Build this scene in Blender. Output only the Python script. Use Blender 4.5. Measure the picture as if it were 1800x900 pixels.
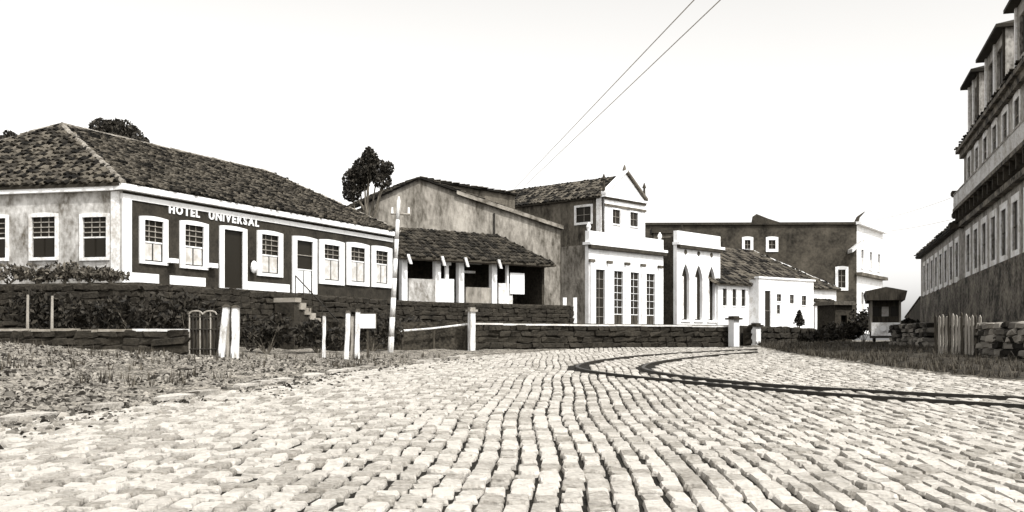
import bpy, math, random
from mathutils import Vector, Matrix, noise
random.seed(11)
R = random.random
def U(a, b): return a + (b - a) * random.random()
scn = bpy.context.scene
C = scn.collection
for o in list(bpy.data.objects): bpy.data.objects.remove(o)

# ------------------------------------------------------------------ camera, sky, sun, exposure
EYE = 1.5; FPX = 1800.0; HZ = 598.0
cam = bpy.data.cameras.new('camera'); camo = bpy.data.objects.new('camera', cam); C.objects.link(camo)
camo.location = (0, 0, EYE); camo.rotation_euler = (math.radians(90), 0, 0)
cam.sensor_width = 36; cam.lens = 36; cam.shift_y = (HZ - 450) / 1800
cam.clip_start = 0.1; cam.clip_end = 3000
scn.camera = camo
SUN_EL = math.radians(52); SUN_AZ = math.atan2(0.64, -0.77)
wd = bpy.data.worlds.new('World'); scn.world = wd; wd.use_nodes = True
nt = wd.node_tree; nt.nodes.clear()
sky = nt.nodes.new('ShaderNodeTexSky'); sky.sky_type = 'NISHITA'; sky.sun_disc = False
sky.sun_elevation = SUN_EL; sky.sun_rotation = SUN_AZ; sky.dust_density = 2.5; sky.air_density = 1.5; sky.ozone_density = 1.0
bwn = nt.nodes.new('ShaderNodeRGBToBW'); tint = nt.nodes.new('ShaderNodeMix'); tint.data_type = 'RGBA'; tint.blend_type = 'MULTIPLY'
tint.inputs[0].default_value = 1; tint.inputs[7].default_value = (1.0, 0.985, 0.96, 1)
bg = nt.nodes.new('ShaderNodeBackground'); bg.inputs[1].default_value = 0.15
wo = nt.nodes.new('ShaderNodeOutputWorld')
nt.links.new(sky.outputs[0], bwn.inputs[0]); nt.links.new(bwn.outputs[0], tint.inputs[6])
nt.links.new(tint.outputs[2], bg.inputs[0]); nt.links.new(bg.outputs[0], wo.inputs[0])
sl = bpy.data.lights.new('sun', 'SUN'); sl.energy = 2.0; sl.angle = math.radians(1.5); sl.color = (1, 0.985, 0.95)
so = bpy.data.objects.new('sun', sl); C.objects.link(so); so.location = (30, -30, 60)
sd = Vector((math.sin(SUN_AZ) * math.cos(SUN_EL), math.cos(SUN_AZ) * math.cos(SUN_EL), math.sin(SUN_EL)))
so.rotation_euler = (-sd).to_track_quat('-Z', 'Y').to_euler()
scn.view_settings.view_transform = 'Standard'; scn.view_settings.look = 'None'
scn.view_settings.exposure = 1.03; scn.view_settings.gamma = 1.0; scn.view_settings.use_curve_mapping = False

# ------------------------------------------------------------------ materials (old print: brown-grey tones)
def S(v):
    k = max(0.0, 1 - v / 0.7)
    return (v * (1 + .13 * k), v * (1 - .03 * k), v * (1 - .27 * k), 1)
def mat(name, lo, hi, scale=3.0, rough=0.9, bump=0.0, bscale=None, contrast=(0.35, 0.65), island=0.0, fine=0.0, stretch=(1, 1, 1), spec=0.2):
    m = bpy.data.materials.new(name); m.use_nodes = True
    n = m.node_tree; b = n.nodes['Principled BSDF']; L = n.links.new
    b.inputs['Roughness'].default_value = rough; b.inputs['Specular IOR Level'].default_value = spec
    g = n.nodes.new('ShaderNodeNewGeometry')
    mp = n.nodes.new('ShaderNodeMapping'); mp.inputs['Scale'].default_value = stretch; L(g.outputs['Position'], mp.inputs[0])
    t = n.nodes.new('ShaderNodeTexNoise'); t.inputs['Scale'].default_value = scale; t.inputs['Detail'].default_value = 6; t.inputs['Roughness'].default_value = 0.65
    L(mp.outputs[0], t.inputs['Vector'])
    r = n.nodes.new('ShaderNodeValToRGB'); e = r.color_ramp.elements
    e[0].position, e[1].position = contrast; e[0].color = S(lo); e[1].color = S(hi)
    fac = t.outputs['Fac']
    if fine:
        t2 = n.nodes.new('ShaderNodeTexNoise'); t2.inputs['Scale'].default_value = scale * 7; t2.inputs['Detail'].default_value = 3
        L(mp.outputs[0], t2.inputs['Vector'])
        mx = n.nodes.new('ShaderNodeMix'); mx.inputs[0].default_value = fine; L(fac, mx.inputs[2]); L(t2.outputs['Fac'], mx.inputs[3]); fac = mx.outputs[0]
    if island:
        mx = n.nodes.new('ShaderNodeMix'); mx.inputs[0].default_value = island; L(fac, mx.inputs[2]); oi = n.nodes.new('ShaderNodeObjectInfo'); ad = n.nodes.new('ShaderNodeMath'); fr_ = n.nodes.new('ShaderNodeMath'); fr_.operation = 'FRACT'
        L(g.outputs['Random Per Island'], ad.inputs[0]); L(oi.outputs['Random'], ad.inputs[1]); L(ad.outputs[0], fr_.inputs[0]); L(fr_.outputs[0], mx.inputs[3]); fac = mx.outputs[0]
    L(fac, r.inputs[0]); L(r.outputs[0], b.inputs['Base Color'])
    if bump:
        tb = n.nodes.new('ShaderNodeTexNoise'); tb.inputs['Scale'].default_value = bscale or scale * 4; tb.inputs['Detail'].default_value = 5
        L(g.outputs['Position'], tb.inputs['Vector'])
        bp = n.nodes.new('ShaderNodeBump'); bp.inputs['Strength'].default_value = bump; bp.inputs['Distance'].default_value = 0.05
        L(tb.outputs['Fac'], bp.inputs['Height']); L(bp.outputs[0], b.inputs['Normal'])
    return m
M = dict(
    cobble=mat('cobble stone', .09, .44, 3.4, .85, .9, 12, (.22, .58), fine=.5, island=.27),
    roadbed=mat('packed dark earth', .005, .018, 3, .95, .5, 20),
    ground=mat('dry rough earth', .015, .30, 2.2, .95, 1.0, 9, (.42, .60), fine=.6),
    clod=mat('rubble clods', .012, .36, 1.2, .95, .4, 20, (.3, .95), island=.7),
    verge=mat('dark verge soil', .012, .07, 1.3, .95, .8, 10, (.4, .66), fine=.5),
    path=mat('pale path earth', .18, .34, 2, .95, .3, 12),
    grass=mat('dry grass', .01, .10, 2, .9, 0, None, (.1, .9), island=.8),
    white=mat('whitewash', .62, .86, 1.1, .75, .12, 14, (.30, .52), fine=.25),
    white2=mat('aged whitewash', .45, .84, 1.3, .8, .15, 14, (.36, .56), fine=.35),
    hotelwall=mat('dark painted plaster', .012, .045, 1.3, .8, .25, 12, fine=.3),
    sidewall=mat('mottled plaster wall', .10, .60, .9, .9, .5, 6, (.36, .62), fine=.32, stretch=(1, 1, .6)),
    gable=mat('stained brick plaster', .05, .36, .7, .9, .6, 6, (.36, .64), fine=.32, stretch=(1, 1, .4)),
    darkwall=mat('grimy dark wall and painted shade', .022, .17, .7, .9, .6, 6, (.36, .66), fine=.32, stretch=(1, 1, .5)),  # also colours the painted shade under the theatre's upper cornice
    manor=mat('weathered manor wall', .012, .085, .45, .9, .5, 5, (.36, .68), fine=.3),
    baseblock=mat('blotchy stone base', .012, .22, 1.0, .9, .8, 4, (.42, .62), fine=.4),
    blackwall=mat('sooty wall and painted shade', .015, .06, .9, .9, .5, 7, (.38, .66), fine=.45),  # also colours the painted shadow strip below the theatre cornice
    stone=mat('mossy stone', .006, .05, 1.5, .95, .6, 12, (.3, .7), fine=.4),
    mortar=mat('dark mortar and painted shade', .02, .05, 2, .95),  # also colours the painted eave shadow on the hotel front
    coping=mat('pale coping', .45, .75, 1.5, .85, .2, 12),
    tile=mat('clay roof tiles', .005, .11, 1.6, .9, .3, 20, (.22, .92), island=.85),
    tiledark=mat('dark clay roof tiles', .008, .06, 1.4, .9, .3, 20, (.25, .85), island=.6),
    ridge=mat('mortared ridge tiles', .06, .34, 1.6, .85, .3, 10),
    wood=mat('weathered timber', .12, .42, 2.2, .85, .3, 14, (.3, .7), fine=.3, stretch=(3, 3, .5)),
    woodwhite=mat('whitewashed timber', .2, .8, 2.5, .8, .2, 14, (.32, .55), fine=.3, stretch=(3, 3, .6)),
    wooddark=mat('dark timber', .02, .07, 2.5, .8, .2, 14, stretch=(3, 3, .6)),
    iron=mat('black iron', .012, .03, 6, .5, .1, 20, spec=.4),
    wire=mat('wire', .30, .36, 4, .6),
    curtain=mat('white panel', .38, .66, 2.5, .8, .1, 10),
    leaf=mat('dark leaves', .006, .04, 2.0, .7, 0, None, (.1, .95), island=.75),
    leaf2=mat('greyer leaves', .012, .13, 2.0, .7, 0, None, (.1, .95), island=.75),
    bark=mat('bark', .05, .2, 4, .95, .6, 20, stretch=(3, 3, .6)),
    letter=mat('painted letters', .78, .85, 3, .7),
    fwall=mat('pale smoky plaster', .05, .5, 1.3, .9, .4, 7, (.36, .64), fine=.4, stretch=(1, 1, .5)),
)
g = bpy.data.materials.new('window glass'); g.use_nodes = True
b = g.node_tree.nodes['Principled BSDF']; b.inputs['Base Color'].default_value = S(.018); b.inputs['Roughness'].default_value = .35; b.inputs['Specular IOR Level'].default_value = .12
M['glass'] = g

# ------------------------------------------------------------------ helpers
def gp(px, py):                                   # a pixel on the rising street
    Y = 2700.0 / (py - 560.0)
    return Vector(((px - 900) / FPX * Y, Y, 0.02111 * Y))
def at(px, py, Y): return Vector(((px - 900) / FPX * Y, Y, EYE + (HZ - py) / FPX * Y))
class Frame:                                      # x along a facade, y inwards, z up
    def __init__(s, px, Y, e, z0, X=None):
        s.o = Vector((((px - 900) / FPX * Y) if X is None else X, Y, z0)); e = Vector((e[0], e[1], 0)).normalized()
        s.e = e; s.b = Vector((-e.y, e.x, 0))
    def w(s, t, d, z): return s.o + s.e * t + s.b * d + Vector((0, 0, z))
    def t(s, px, d=0.0):
        u = (px - 900) / FPX; q = s.o + s.b * d
        return (u * q.y - q.x) / (s.e.x - u * s.e.y)
    def z(s, px, py, d=0.0):
        p = s.w(s.t(px, d), d, 0); return EYE + (HZ - py) / FPX * p.y - s.o.z
class MB:
    def __init__(s): s.v = []; s.f = []
    def add(s, vs, fs):
        k = len(s.v); s.v += [Vector(a) for a in vs]; s.f += [[i + k for i in f] for f in fs]; return s
    def box(s, fr, x0, x1, y0, y1, z0, z1):
        s.add([fr.w(x, y, z) for z in (z0, z1) for y in (y0, y1) for x in (x0, x1)],
              [(0, 2, 3, 1), (4, 5, 7, 6), (0, 1, 5, 4), (2, 6, 7, 3), (0, 4, 6, 2), (1, 3, 7, 5)]); return s
    def prism(s, a, c):                           # two matching outlines
        n = len(a); s.add(list(a) + list(c), [tuple(range(n))[::-1], tuple(range(n, 2 * n))] + [(i, (i + 1) % n, n + (i + 1) % n, n + i) for i in range(n)]); return s
    def profile(s, fr, pts, y0, y1):              # outline in (t,z) given depth
        return s.prism([fr.w(t, y0, z) for t, z in pts], [fr.w(t, y1, z) for t, z in pts])
    def tube(s, p, q, r0, r1=None, n=6):
        p, q = Vector(p), Vector(q); r1 = r0 if r1 is None else r1; d = (q - p).normalized()
        a = d.orthogonal().normalized(); c = d.cross(a)
        A = [p + (a * math.cos(k * 2 * math.pi / n) + c * math.sin(k * 2 * math.pi / n)) * r0 for k in range(n)]
        B = [q + (a * math.cos(k * 2 * math.pi / n) + c * math.sin(k * 2 * math.pi / n)) * r1 for k in range(n)]
        return s.prism(A, B)
    def path(s, pts, r, n=5):
        for a, c in zip(pts, pts[1:]): s.tube(a, c, r, None, n)
        return s
def link(name, me, parent=None):
    o = bpy.data.objects.new(name, me); C.objects.link(o); o.parent = parent; return o
def origin(o):
    v = Vector((0, 0, 0))
    while o: v = v + o.location; o = o.parent
    return v
def build(name, mb, m, parent=None, smooth=False, loc=None):
    """one mesh object; loc = base point for a top-level mesh"""
    org = origin(parent) if parent else (Vector(loc) if loc is not None else Vector((0, 0, 0)))
    me = bpy.data.meshes.new(name); me.from_pydata([tuple(v - org) for v in mb.v], [], mb.f)
    me.materials.append(M[m]); me.update()
    if smooth: me.polygons.foreach_set('use_smooth', [True] * len(me.polygons))
    o = link(name, me, parent)
    if not parent: o.location = org
    return o
def tag(o, label, cat, group=None, kind=None):
    o['label'] = label; o['category'] = cat
    if group: o['group'] = group
    if kind: o['kind'] = kind
    return o
def thing(name, label, cat, loc, group=None):
    o = link(name, None); o.location = loc; return tag(o, label, cat, group)
def stuff(o): o['kind'] = 'stuff'; return o
def struct(o): o['kind'] = 'structure'; return o

def wall(mb, fr, t0, t1, z0, z1, ops, th, d0=0.0):
    ts = sorted({t0, t1} | {x for o in ops for x in o[:2]}); zs = sorted({z0, z1} | {x for o in ops for x in o[2:4]})
    for a, c in zip(ts, ts[1:]):
        for e, f in zip(zs, zs[1:]):
            m, k = (a + c) / 2, (e + f) / 2
            if any(o[0] < m < o[1] and o[2] < k < o[3] for o in ops): continue
            for d in (d0, d0 + th): mb.add([fr.w(a, d, e), fr.w(c, d, e), fr.w(c, d, f), fr.w(a, d, f)], [(0, 1, 2, 3)])
    for o in list(ops) + [(t0, t1, z0, z1)]:
        q = [(o[0], o[2]), (o[1], o[2]), (o[1], o[3]), (o[0], o[3])]
        for (a, e), (c, f) in zip(q, q[1:] + q[:1]):
            mb.add([fr.w(a, d0, e), fr.w(c, d0, f), fr.w(c, d0 + th, f), fr.w(a, d0 + th, e)], [(0, 1, 2, 3)])
    return mb

def window(par, fr, t0, t1, z0, z1, fw=.16, rise=.08, cols=3, rows=3, lower=0.0, frame='white', sill=True, d0=0.0, name='window', proud=.07, leafmat='curtain', bars='wood', fh=None):
    """opening t0..t1, z0..z1; surround with a slightly arched head, sash bars, glass, and a solid lower part"""
    mb = MB(); fh = fw if fh is None else fh
    mb.box(fr, t0 - fw, t0, d0 - proud, d0 + .02, z0 - (fh if sill else 0), z1)
    mb.box(fr, t1, t1 + fw, d0 - proud, d0 + .02, z0 - (fh if sill else 0), z1)
    if sill: mb.box(fr, t0, t1, d0 - proud - .03, d0 + .02, z0 - fh, z0)
    n = 8; arc = [(t0 - fw + (t1 - t0 + 2 * fw) * k / n, z1 + fh + rise * (math.sin(math.pi * k / n))) for k in range(n + 1)]
    mb.profile(fr, [(t0 - fw, z1), (t1 + fw, z1)] + arc[::-1], d0 - proud, d0 + .02)
    w = build(name, mb, frame, par)
    mid = z0 + (z1 - z0) * lower
    if lower < .999:
        pw = (t1 - t0) / cols; ph = (z1 - mid) / rows
        for i in range(cols):
            for j in range(rows):
                build('pane', MB().box(fr, t0 + i * pw + .012, t0 + (i + 1) * pw - .012, d0 + .075, d0 + .09, mid + j * ph + .012, mid + (j + 1) * ph - .012), 'glass', w)
        bm = MB(); r = .018
        for i in range(1, cols): bm.box(fr, t0 + i * pw - r, t0 + i * pw + r, d0 + .05, d0 + .095, mid, z1)
        for j in range(1, rows): bm.box(fr, t0, t1, d0 + .055, d0 + .02, mid + j * ph - r, mid + j * ph + r)
        if cols * rows > 1: build('sash_bars', bm, bars, w)
        build('transom', MB().box(fr, t0, t1, d0 + .03, d0 + .1, mid - .03, mid + .03), frame, w)
    if lower > 0:
        h = (t1 - t0) / 2
        for i in range(2):
            build('panel', MB().box(fr, t0 + i * h + .055, t0 + (i + 1) * h - .04, d0 + .04, d0 + .07, z0 + .06, mid - .06), leafmat, w)
        build('backing', MB().box(fr, t0, t1, d0 + .075, d0 + .09, z0, mid - .03), 'glass', w)
    return w

def tiles(mb, poly, w=.24, l=.42, h=.075, jit=.05):
    P = [Vector(p) for p in poly]; nrm = Vector((0, 0, 0))
    for i in range(1, len(P) - 1): nrm += (P[i] - P[0]).cross(P[i + 1] - P[0])
    nrm.normalize()
    if nrm.z < 0: nrm = -nrm
    ex = Vector((0, 0, 1)).cross(nrm).normalized(); ey = nrm.cross(ex).normalized()
    if ey.z < 0: ey = -ey
    q = [((p - P[0]).dot(ex), (p - P[0]).dot(ey)) for p in P]
    def inside(x, y):
        r = False
        for (x1, y1), (x2, y2) in zip(q, q[1:] + q[:1]):
            if (y1 > y) != (y2 > y) and x < (x2 - x1) * (y - y1) / (y2 - y1) + x1: r = not r
        return r
    x0, x1 = min(a[0] for a in q), max(a[0] for a in q); y0, y1 = min(a[1] for a in q), max(a[1] for a in q)
    x = x0 + w / 2
    while x < x1:
        y = y0 + l / 2
        while y < y1:
            if inside(x, y):
                dx, dy, dh = U(-jit, jit), U(-jit, jit) * 1.8, U(0, .06)
                vs = []
                for yy, up in ((y - l * .55, .035 + dh), (y + l * .5, .0)):
                    for xx, hh in ((-.5, 0), (-.25, .85), (.25, .85), (.5, 0)):
                        vs.append(P[0] + ex * (x + dx + xx * w * .96) + ey * (yy + dy) + nrm * (hh * h + up))
                mb.add(vs, [(0, 1, 5, 4), (1, 2, 6, 5), (2, 3, 7, 6), (0, 3, 2, 1)])
            y += l
        x += w
    return mb
def slab(mb, poly, th=.12):
    return mb.prism([Vector(p) - Vector((0, 0, th)) for p in poly], [Vector(p) for p in poly])
def roof(par, polys, m='tile', w=.24, l=.42, ridges=(), rm='ridge', h=.075):
    mb = MB()
    for p in polys: slab(mb, p)
    r = build('roof', mb, 'tiledark', par)
    tb = MB()
    for p in polys: tiles(tb, p, w, l, h)
    stuff(build('roof_tiles', tb, m, r))
    for a, c in ridges:
        a, c = Vector(a), Vector(c); L = (c - a).length; n = max(2, int(L / .45)); rb = MB()
        for k in range(n):
            o = Vector((U(-.03, .03), U(-.03, .03), U(0, .04)))
            rb.tube(a + (c - a) * (k / n) + o, a + (c - a) * ((k + 1.05) / n) + o, .13, .11, 6)
        build('ridge_cap', rb, rm, r)
    return r

# rough block meshes, shared by every stone of a wall
def rough_block(seed, m, j=.17):
    rd = random.Random(seed); v = []
    for z in (-.5, -.36, .36, .5):
        s = .5 if abs(z) < .4 else .38
        for a, c in ((-1, -1), (1, -1), (1, 1), (-1, 1)):
            v.append((a * s + rd.uniform(-j, j) * .7, c * s + rd.uniform(-j, j) * .7, z + rd.uniform(-j, j) * .4))
    f = [(3, 2, 1, 0), (12, 13, 14, 15)]
    for k in range(3):
        for i in range(4): f.append((k * 4 + i, k * 4 + (i + 1) % 4, k * 4 + 4 + (i + 1) % 4, k * 4 + 4 + i))
    me = bpy.data.meshes.new('stone'); me.from_pydata(v, [], f); me.materials.append(M[m]); me.update(); return me
BLOCK = {}
def blocks(m):
    if m not in BLOCK: BLOCK[m] = [rough_block(k, m) for k in range(8)]
    return BLOCK[m]
def stone_wall(par, fr, t0, t1, z0, z1, sx=.5, sz=.28, d0=0.0, th=.2, m='stone', single=True, ztop=None):
    """courses of separate rough stones in front of a mortar core"""
    org = origin(par); jb = MB(); nrow = max(1, round((z1 - z0) / sz)); sz = (z1 - z0) / nrow; rot = math.atan2(fr.e.y, fr.e.x); lst = []
    for j in range(nrow):
        t = t0 + (.0 if j % 2 else -.0)
        while t < t1 - .12:
            L = min(sx * U(.45, 1.6), t1 - t)
            if t1 - t - L < sx * .35: L = t1 - t
            if ztop is None or z0 + (j + .6) * sz < ztop(t + L / 2):
                c = fr.w(t + L / 2, d0 + U(-.05, .05), z0 + (j + .5) * sz + U(-.03, .03)); lst.append((c, (L * 1.04, th * U(.8, 1.25), sz * U(.85, 1.12))))
            t += L
    lst.sort(key=lambda q: q[0].y)
    for k, (c, sc) in enumerate(lst):
        bm = random.choice(blocks(m))
        if k < 290:
            o = link('stone', bm, par); o.location = c - org; o.scale = sc; o.rotation_euler = (U(-.05, .05), U(-.10, .10), rot + U(-.06, .06))
        else:
            mt = Matrix.Translation(c) @ Matrix.Rotation(rot + U(-.06, .06), 4, 'Z') @ Matrix.Rotation(U(-.1, .1), 4, 'Y') @ Matrix.Diagonal((*sc, 1))
            jb.add([mt @ v.co for v in bm.vertices], [tuple(p.vertices) for p in bm.polygons])
    if jb.v: stuff(build('stonework', jb, m, par))

def leaves(mb, c, rad, n, s):
    c = Vector(c)
    for _ in range(n):
        while True:
            d = Vector((U(-1, 1), U(-1, 1), U(-1, 1)))
            if .15 < d.length < 1: break
        d = d.normalized() * (d.length ** .45)
        p = c + Vector((d.x * rad[0], d.y * rad[1], d.z * rad[2]))
        a = Vector((U(-1, 1), U(-1, 1), U(-.7, .7))).normalized(); e = a.orthogonal().normalized(); e.rotate(Matrix.Rotation(U(0, 6.28), 3, a)); k = a.cross(e)
        q = s * U(.6, 1.3)
        mb.add([p - e * q, p + k * q * .45, p + e * q, p - k * q * .45], [(0, 1, 2, 3)])
    return mb
def tree(name, label, base, top, blobs, m='leaf', r=.22, n=900, s=.22, group=None):
    """blobs: (centre, radii); limbs run from the trunk to each"""
    t = thing(name, label, 'tree', base, group); base = Vector(base); tb = MB(); p = base.copy(); pts = [p.copy()]
    top = Vector(top)
    for k in range(1, 6):
        q = base.lerp(top, k / 5) + Vector((U(-.15, .15), U(-.15, .15), 0)); pts.append(q)
    for k in range(5): tb.tube(pts[k], pts[k + 1], r * (1 - .15 * k), r * (1 - .15 * (k + 1)), 8)
    cb = MB()
    for c, rad in blobs:
        c = Vector(c); st = pts[random.choice((3, 4, 5))]; mid = st.lerp(c, .5) + Vector((U(-.2, .2), U(-.2, .2), -.1))
        tb.tube(st, mid, r * .4, r * .28, 6); tb.tube(mid, c, r * .28, r * .1, 6)
        for _ in range(5):
            e = c + Vector((U(-1, 1) * rad[0], U(-1, 1) * rad[1], U(-.6, 1) * rad[2])) * .85; tb.tube(c, e, r * .1, r * .03, 4)
        leaves(cb, c, rad, int(n * rad[0] * rad[2]), s)
    build('trunk', tb, 'bark', t); build('crown', cb, m, t); return t
def shrub(label, base, rx, ry, h, n=500, s=.12, m='leaf2', group=None):
    t = thing('shrub', label, 'shrub', base, group); b0 = Vector(base); lb = MB(); sb = MB()
    for k in range(7):
        q = b0 + Vector((U(-.7, .7) * rx, U(-.7, .7) * ry, h * U(.45, .8))); sb.tube(b0, q, .03, .012, 5)
        leaves(lb, q, (rx * U(.35, .6), ry * U(.35, .6), h * U(.22, .4)), n // 7, s)
    build('stems', sb, 'bark', t); build('foliage', lb, m, t); return t

# ------------------------------------------------------------------ ground
ROADL = [(-40, -7.9), (6, -7.8), (14.6, -7.3), (18.6, -6.2), (28.4, -4.7), (41.5, -1.15), (49, 2.4), (60, 6)]
def roadl(y):
    for (a, c), (e, f) in zip(ROADL, ROADL[1:]):
        if a <= y <= e: return c + (f - c) * (y - a) / (e - a)
    return ROADL[-1][1]
ROADR = [(-40, 14), (20, 13.5), (24, 12), (27, 11.25), (33.7, 11.2), (43.5, 11.6), (52, 12.5), (60, 14)]
def roadr(y):
    for (a, c), (e, f) in zip(ROADR, ROADR[1:]):
        if a <= y <= e: return c + (f - c) * (y - a) / (e - a)
    return ROADR[-1][1]
def gz(x, y):
    z = .02111 * max(-60, min(y, 60))
    z += min(.8, .062 * max(0, -x - 8.5)) * min(1, max(0, (y - 12) / 14))
    r = x - roadr(y)
    if r > 0: z += min(.5, .022 * r) * min(1, max(0, (y - 18) / 10)) * min(1, max(0, (50 - y) / 10))
    return z
def ngz(x, y):
    z = gz(x, y)
    off = max(roadl(y) - x, x - roadr(y))
    if off > 0:
        k = min(1, off / 1.2)
        z += k * (.10 * noise.noise((x * .7, y * .7, 3)) + .07 * noise.noise((x * 2.3, y * 2.3, 8)) + .03)
    return z - (.07 if off < 0 else .0)
xs = [-400, -200, -100, -60, -45] + [-36 + .4 * k for k in range(160)] + [30, 36, 45, 60, 100, 200, 400]
ys = [-60, -30, -10, 0] + [5 + .4 * k for k in range(150)] + [67, 72, 80, 95, 120, 160, 250, 500, 1200]
mb = MB(); mb.v = [Vector((x, y, ngz(x, y) - (.02 if y < 5 else 0))) for y in ys for x in xs]
nx = len(xs); mb.f = [(j * nx + i, j * nx + i + 1, (j + 1) * nx + i + 1, (j + 1) * nx + i) for j in range(len(ys) - 1) for i in range(nx - 1)]
ground = struct(build('ground', mb, 'ground'))

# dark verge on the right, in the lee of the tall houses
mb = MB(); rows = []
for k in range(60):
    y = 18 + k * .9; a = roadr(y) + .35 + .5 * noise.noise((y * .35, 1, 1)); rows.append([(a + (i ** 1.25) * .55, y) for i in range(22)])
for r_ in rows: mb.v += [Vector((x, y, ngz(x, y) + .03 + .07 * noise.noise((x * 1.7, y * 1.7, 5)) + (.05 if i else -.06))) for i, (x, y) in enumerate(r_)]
mb.f = [(j * 22 + i, j * 22 + i + 1, (j + 1) * 22 + i + 1, (j + 1) * 22 + i) for j in range(59) for i in range(21)]
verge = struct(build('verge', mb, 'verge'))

# road bed sheet and cobblestones
mb = MB(); yy = [-20 + 2 * k for k in range(39)]
for y in yy: mb.v += [Vector((roadl(y) + .1, y, .02111 * y - .035)), Vector((roadr(y) + .2, y, .02111 * y - .035))]
mb.f = [(2 * k, 2 * k + 1, 2 * k + 3, 2 * k + 2) for k in range(len(yy) - 1)]
road = struct(build('road', mb, 'roadbed'))
def sett(rd, L, W, seedh):
    """chamfered, uneven stone top; origin at its centre"""
    a, c = L / 2, W / 2; ch = .16 * W
    base = [(-c + ch, -a), (c - ch, -a), (c, -a + ch), (c, a - ch), (c - ch, a), (-c + ch, a), (-c, a - ch), (-c, -a + ch)]
    base = [(x + rd.uniform(-.013, .013), y + rd.uniform(-.018, .018)) for x, y in base]
    v = [(x, y, -.06) for x, y in base] + [(x * .97, y * .97, -.012) for x, y in base] + [(x * .86, y * .9, .012 + rd.uniform(-.007, .007)) for x, y in base]
    f = [tuple(range(16, 24))]
    for k in (0, 8):
        for i in range(8): f.append((k + i, k + (i + 1) % 8, k + 8 + (i + 1) % 8, k + 8 + i))
    return v, f
cand = []
RW = .225; ux = .047
r = -60
RAILPX_O = [(1900, 722), (1800, 716), (1600, 704), (1400, 690), (1200, 672), (1100, 662), (1045, 655), (1018, 649), (1016, 645), (1028, 640), (1060, 634), (1130, 626), (1240, 619), (1330, 615)]
RAILPX_I = [(1900, 706), (1800, 702), (1600, 693), (1400, 681.5), (1290, 673), (1200, 663), (1150, 655), (1133, 650), (1132, 646), (1145, 640), (1180, 634), (1240, 627), (1330, 619.5)]
def smooth_path(pp, n=8):
    P = [gp(*p) for p in pp]; out = []
    for i in range(len(P) - 1):
        p0, p1, p2, p3 = P[max(0, i - 1)], P[i], P[i + 1], P[min(len(P) - 1, i + 2)]
        for k in range(n):
            t = k / n; out.append(.5 * ((2 * p1) + (p2 - p0) * t + (2 * p0 - 5 * p1 + 4 * p2 - p3) * t * t + (3 * p1 - p0 - 3 * p2 + p3) * t ** 3))
    return out + [P[-1]]
RO, RI = smooth_path(RAILPX_O), smooth_path(RAILPX_I)
RAILPTS = [(p.x, p.y) for p in RO + RI]
def near_rail(x, y, d):
    return any(abs(a - x) < d and abs(c - y) < d and (a - x) ** 2 + (c - y) ** 2 < d * d for a, c in RAILPTS)
row = 0
for row in range(-60, 92):
    xoff = row * RW; y = 4.5 + R()
    while y < 53:
        L = U(.19, .42) * (1 if xoff < -.5 else 1.2); yc = y + L / 2; gap = .016 + (U(.01, .06) if R() < .3 else 0)
        x = xoff + ux * yc + .10 * math.sin(yc * .23 + row * .05) + .05 * math.sin(yc * .61 + 1.3) + U(-.012, .012) + (U(-.04, .04) if xoff < -.6 else 0) * min(1, (-xoff - .6) / 2)
        y += L
        if not (roadl(yc) + .1 + .25 * noise.noise((yc, 3, 4)) < x < roadr(yc) + .25 + .3 * noise.noise((yc * .8, 7, 4))): continue
        if abs(x) > .56 * yc + 1.2: continue
        if R() < .002: continue
        if yc > 15 and near_rail(x, yc, .34): continue
        cand.append((x, yc, L - gap, RW - .028 - (U(0, .045) if R() < .45 else 0)))
inview = sorted([c for c in cand if c[1] > 7.6 and abs(c[0]) < .5 * c[1]], key=lambda c: c[1])[:300]
near = set(inview); rd = random.Random(5)
setts = []
for k in range(12):
    v, f = sett(rd, .32, .195, k); me = bpy.data.meshes.new('cobblestone'); me.from_pydata(v, [], f); me.materials.append(M['cobble']); me.update(); setts.append(me)
far = MB()
for c in cand:
    x, y, L, W = c; z = .02111 * y + U(-.018, .012); rz = -ux + U(-.05, .05) * (3 if x < -.3 else 1); tx, ty = U(-.05, .05), U(-.04, .04)
    if c in near:
        o = link('cobblestone', random.choice(setts), road); o.location = (x, y, z); o.scale = (W / .195, L / .32, 1); o.rotation_euler = (tx + .021, ty, rz)
    else:
        v, f = sett(rd, L, W, 0); mt = Matrix.Translation((x, y, z)) @ Matrix.Rotation(rz, 4, 'Z') @ Matrix.Rotation(tx + .021, 4, 'X') @ Matrix.Rotation(ty, 4, 'Y')
        far.add([mt @ Vector(p) for p in v], f)
stuff(build('cobblestone_paving', far, 'cobble', road))

# kerb stones along the left edge of the road
y = 13.6
while y < 40:
    L = U(.7, 1.3); x = roadl(y + L / 2) - .12; x2 = roadl(y + L) - roadl(y)
    if R() < .3: y += L; continue
    o = link('kerb_stone', random.choice(blocks('cobble')), road); o.location = (x + U(-.05, .05), y + L / 2, .02111 * y + .03)
    o.scale = (.2, L * .9, .16); o.rotation_euler = (0, U(-.08, .08), -math.atan2(x2, L)); y += L

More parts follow.
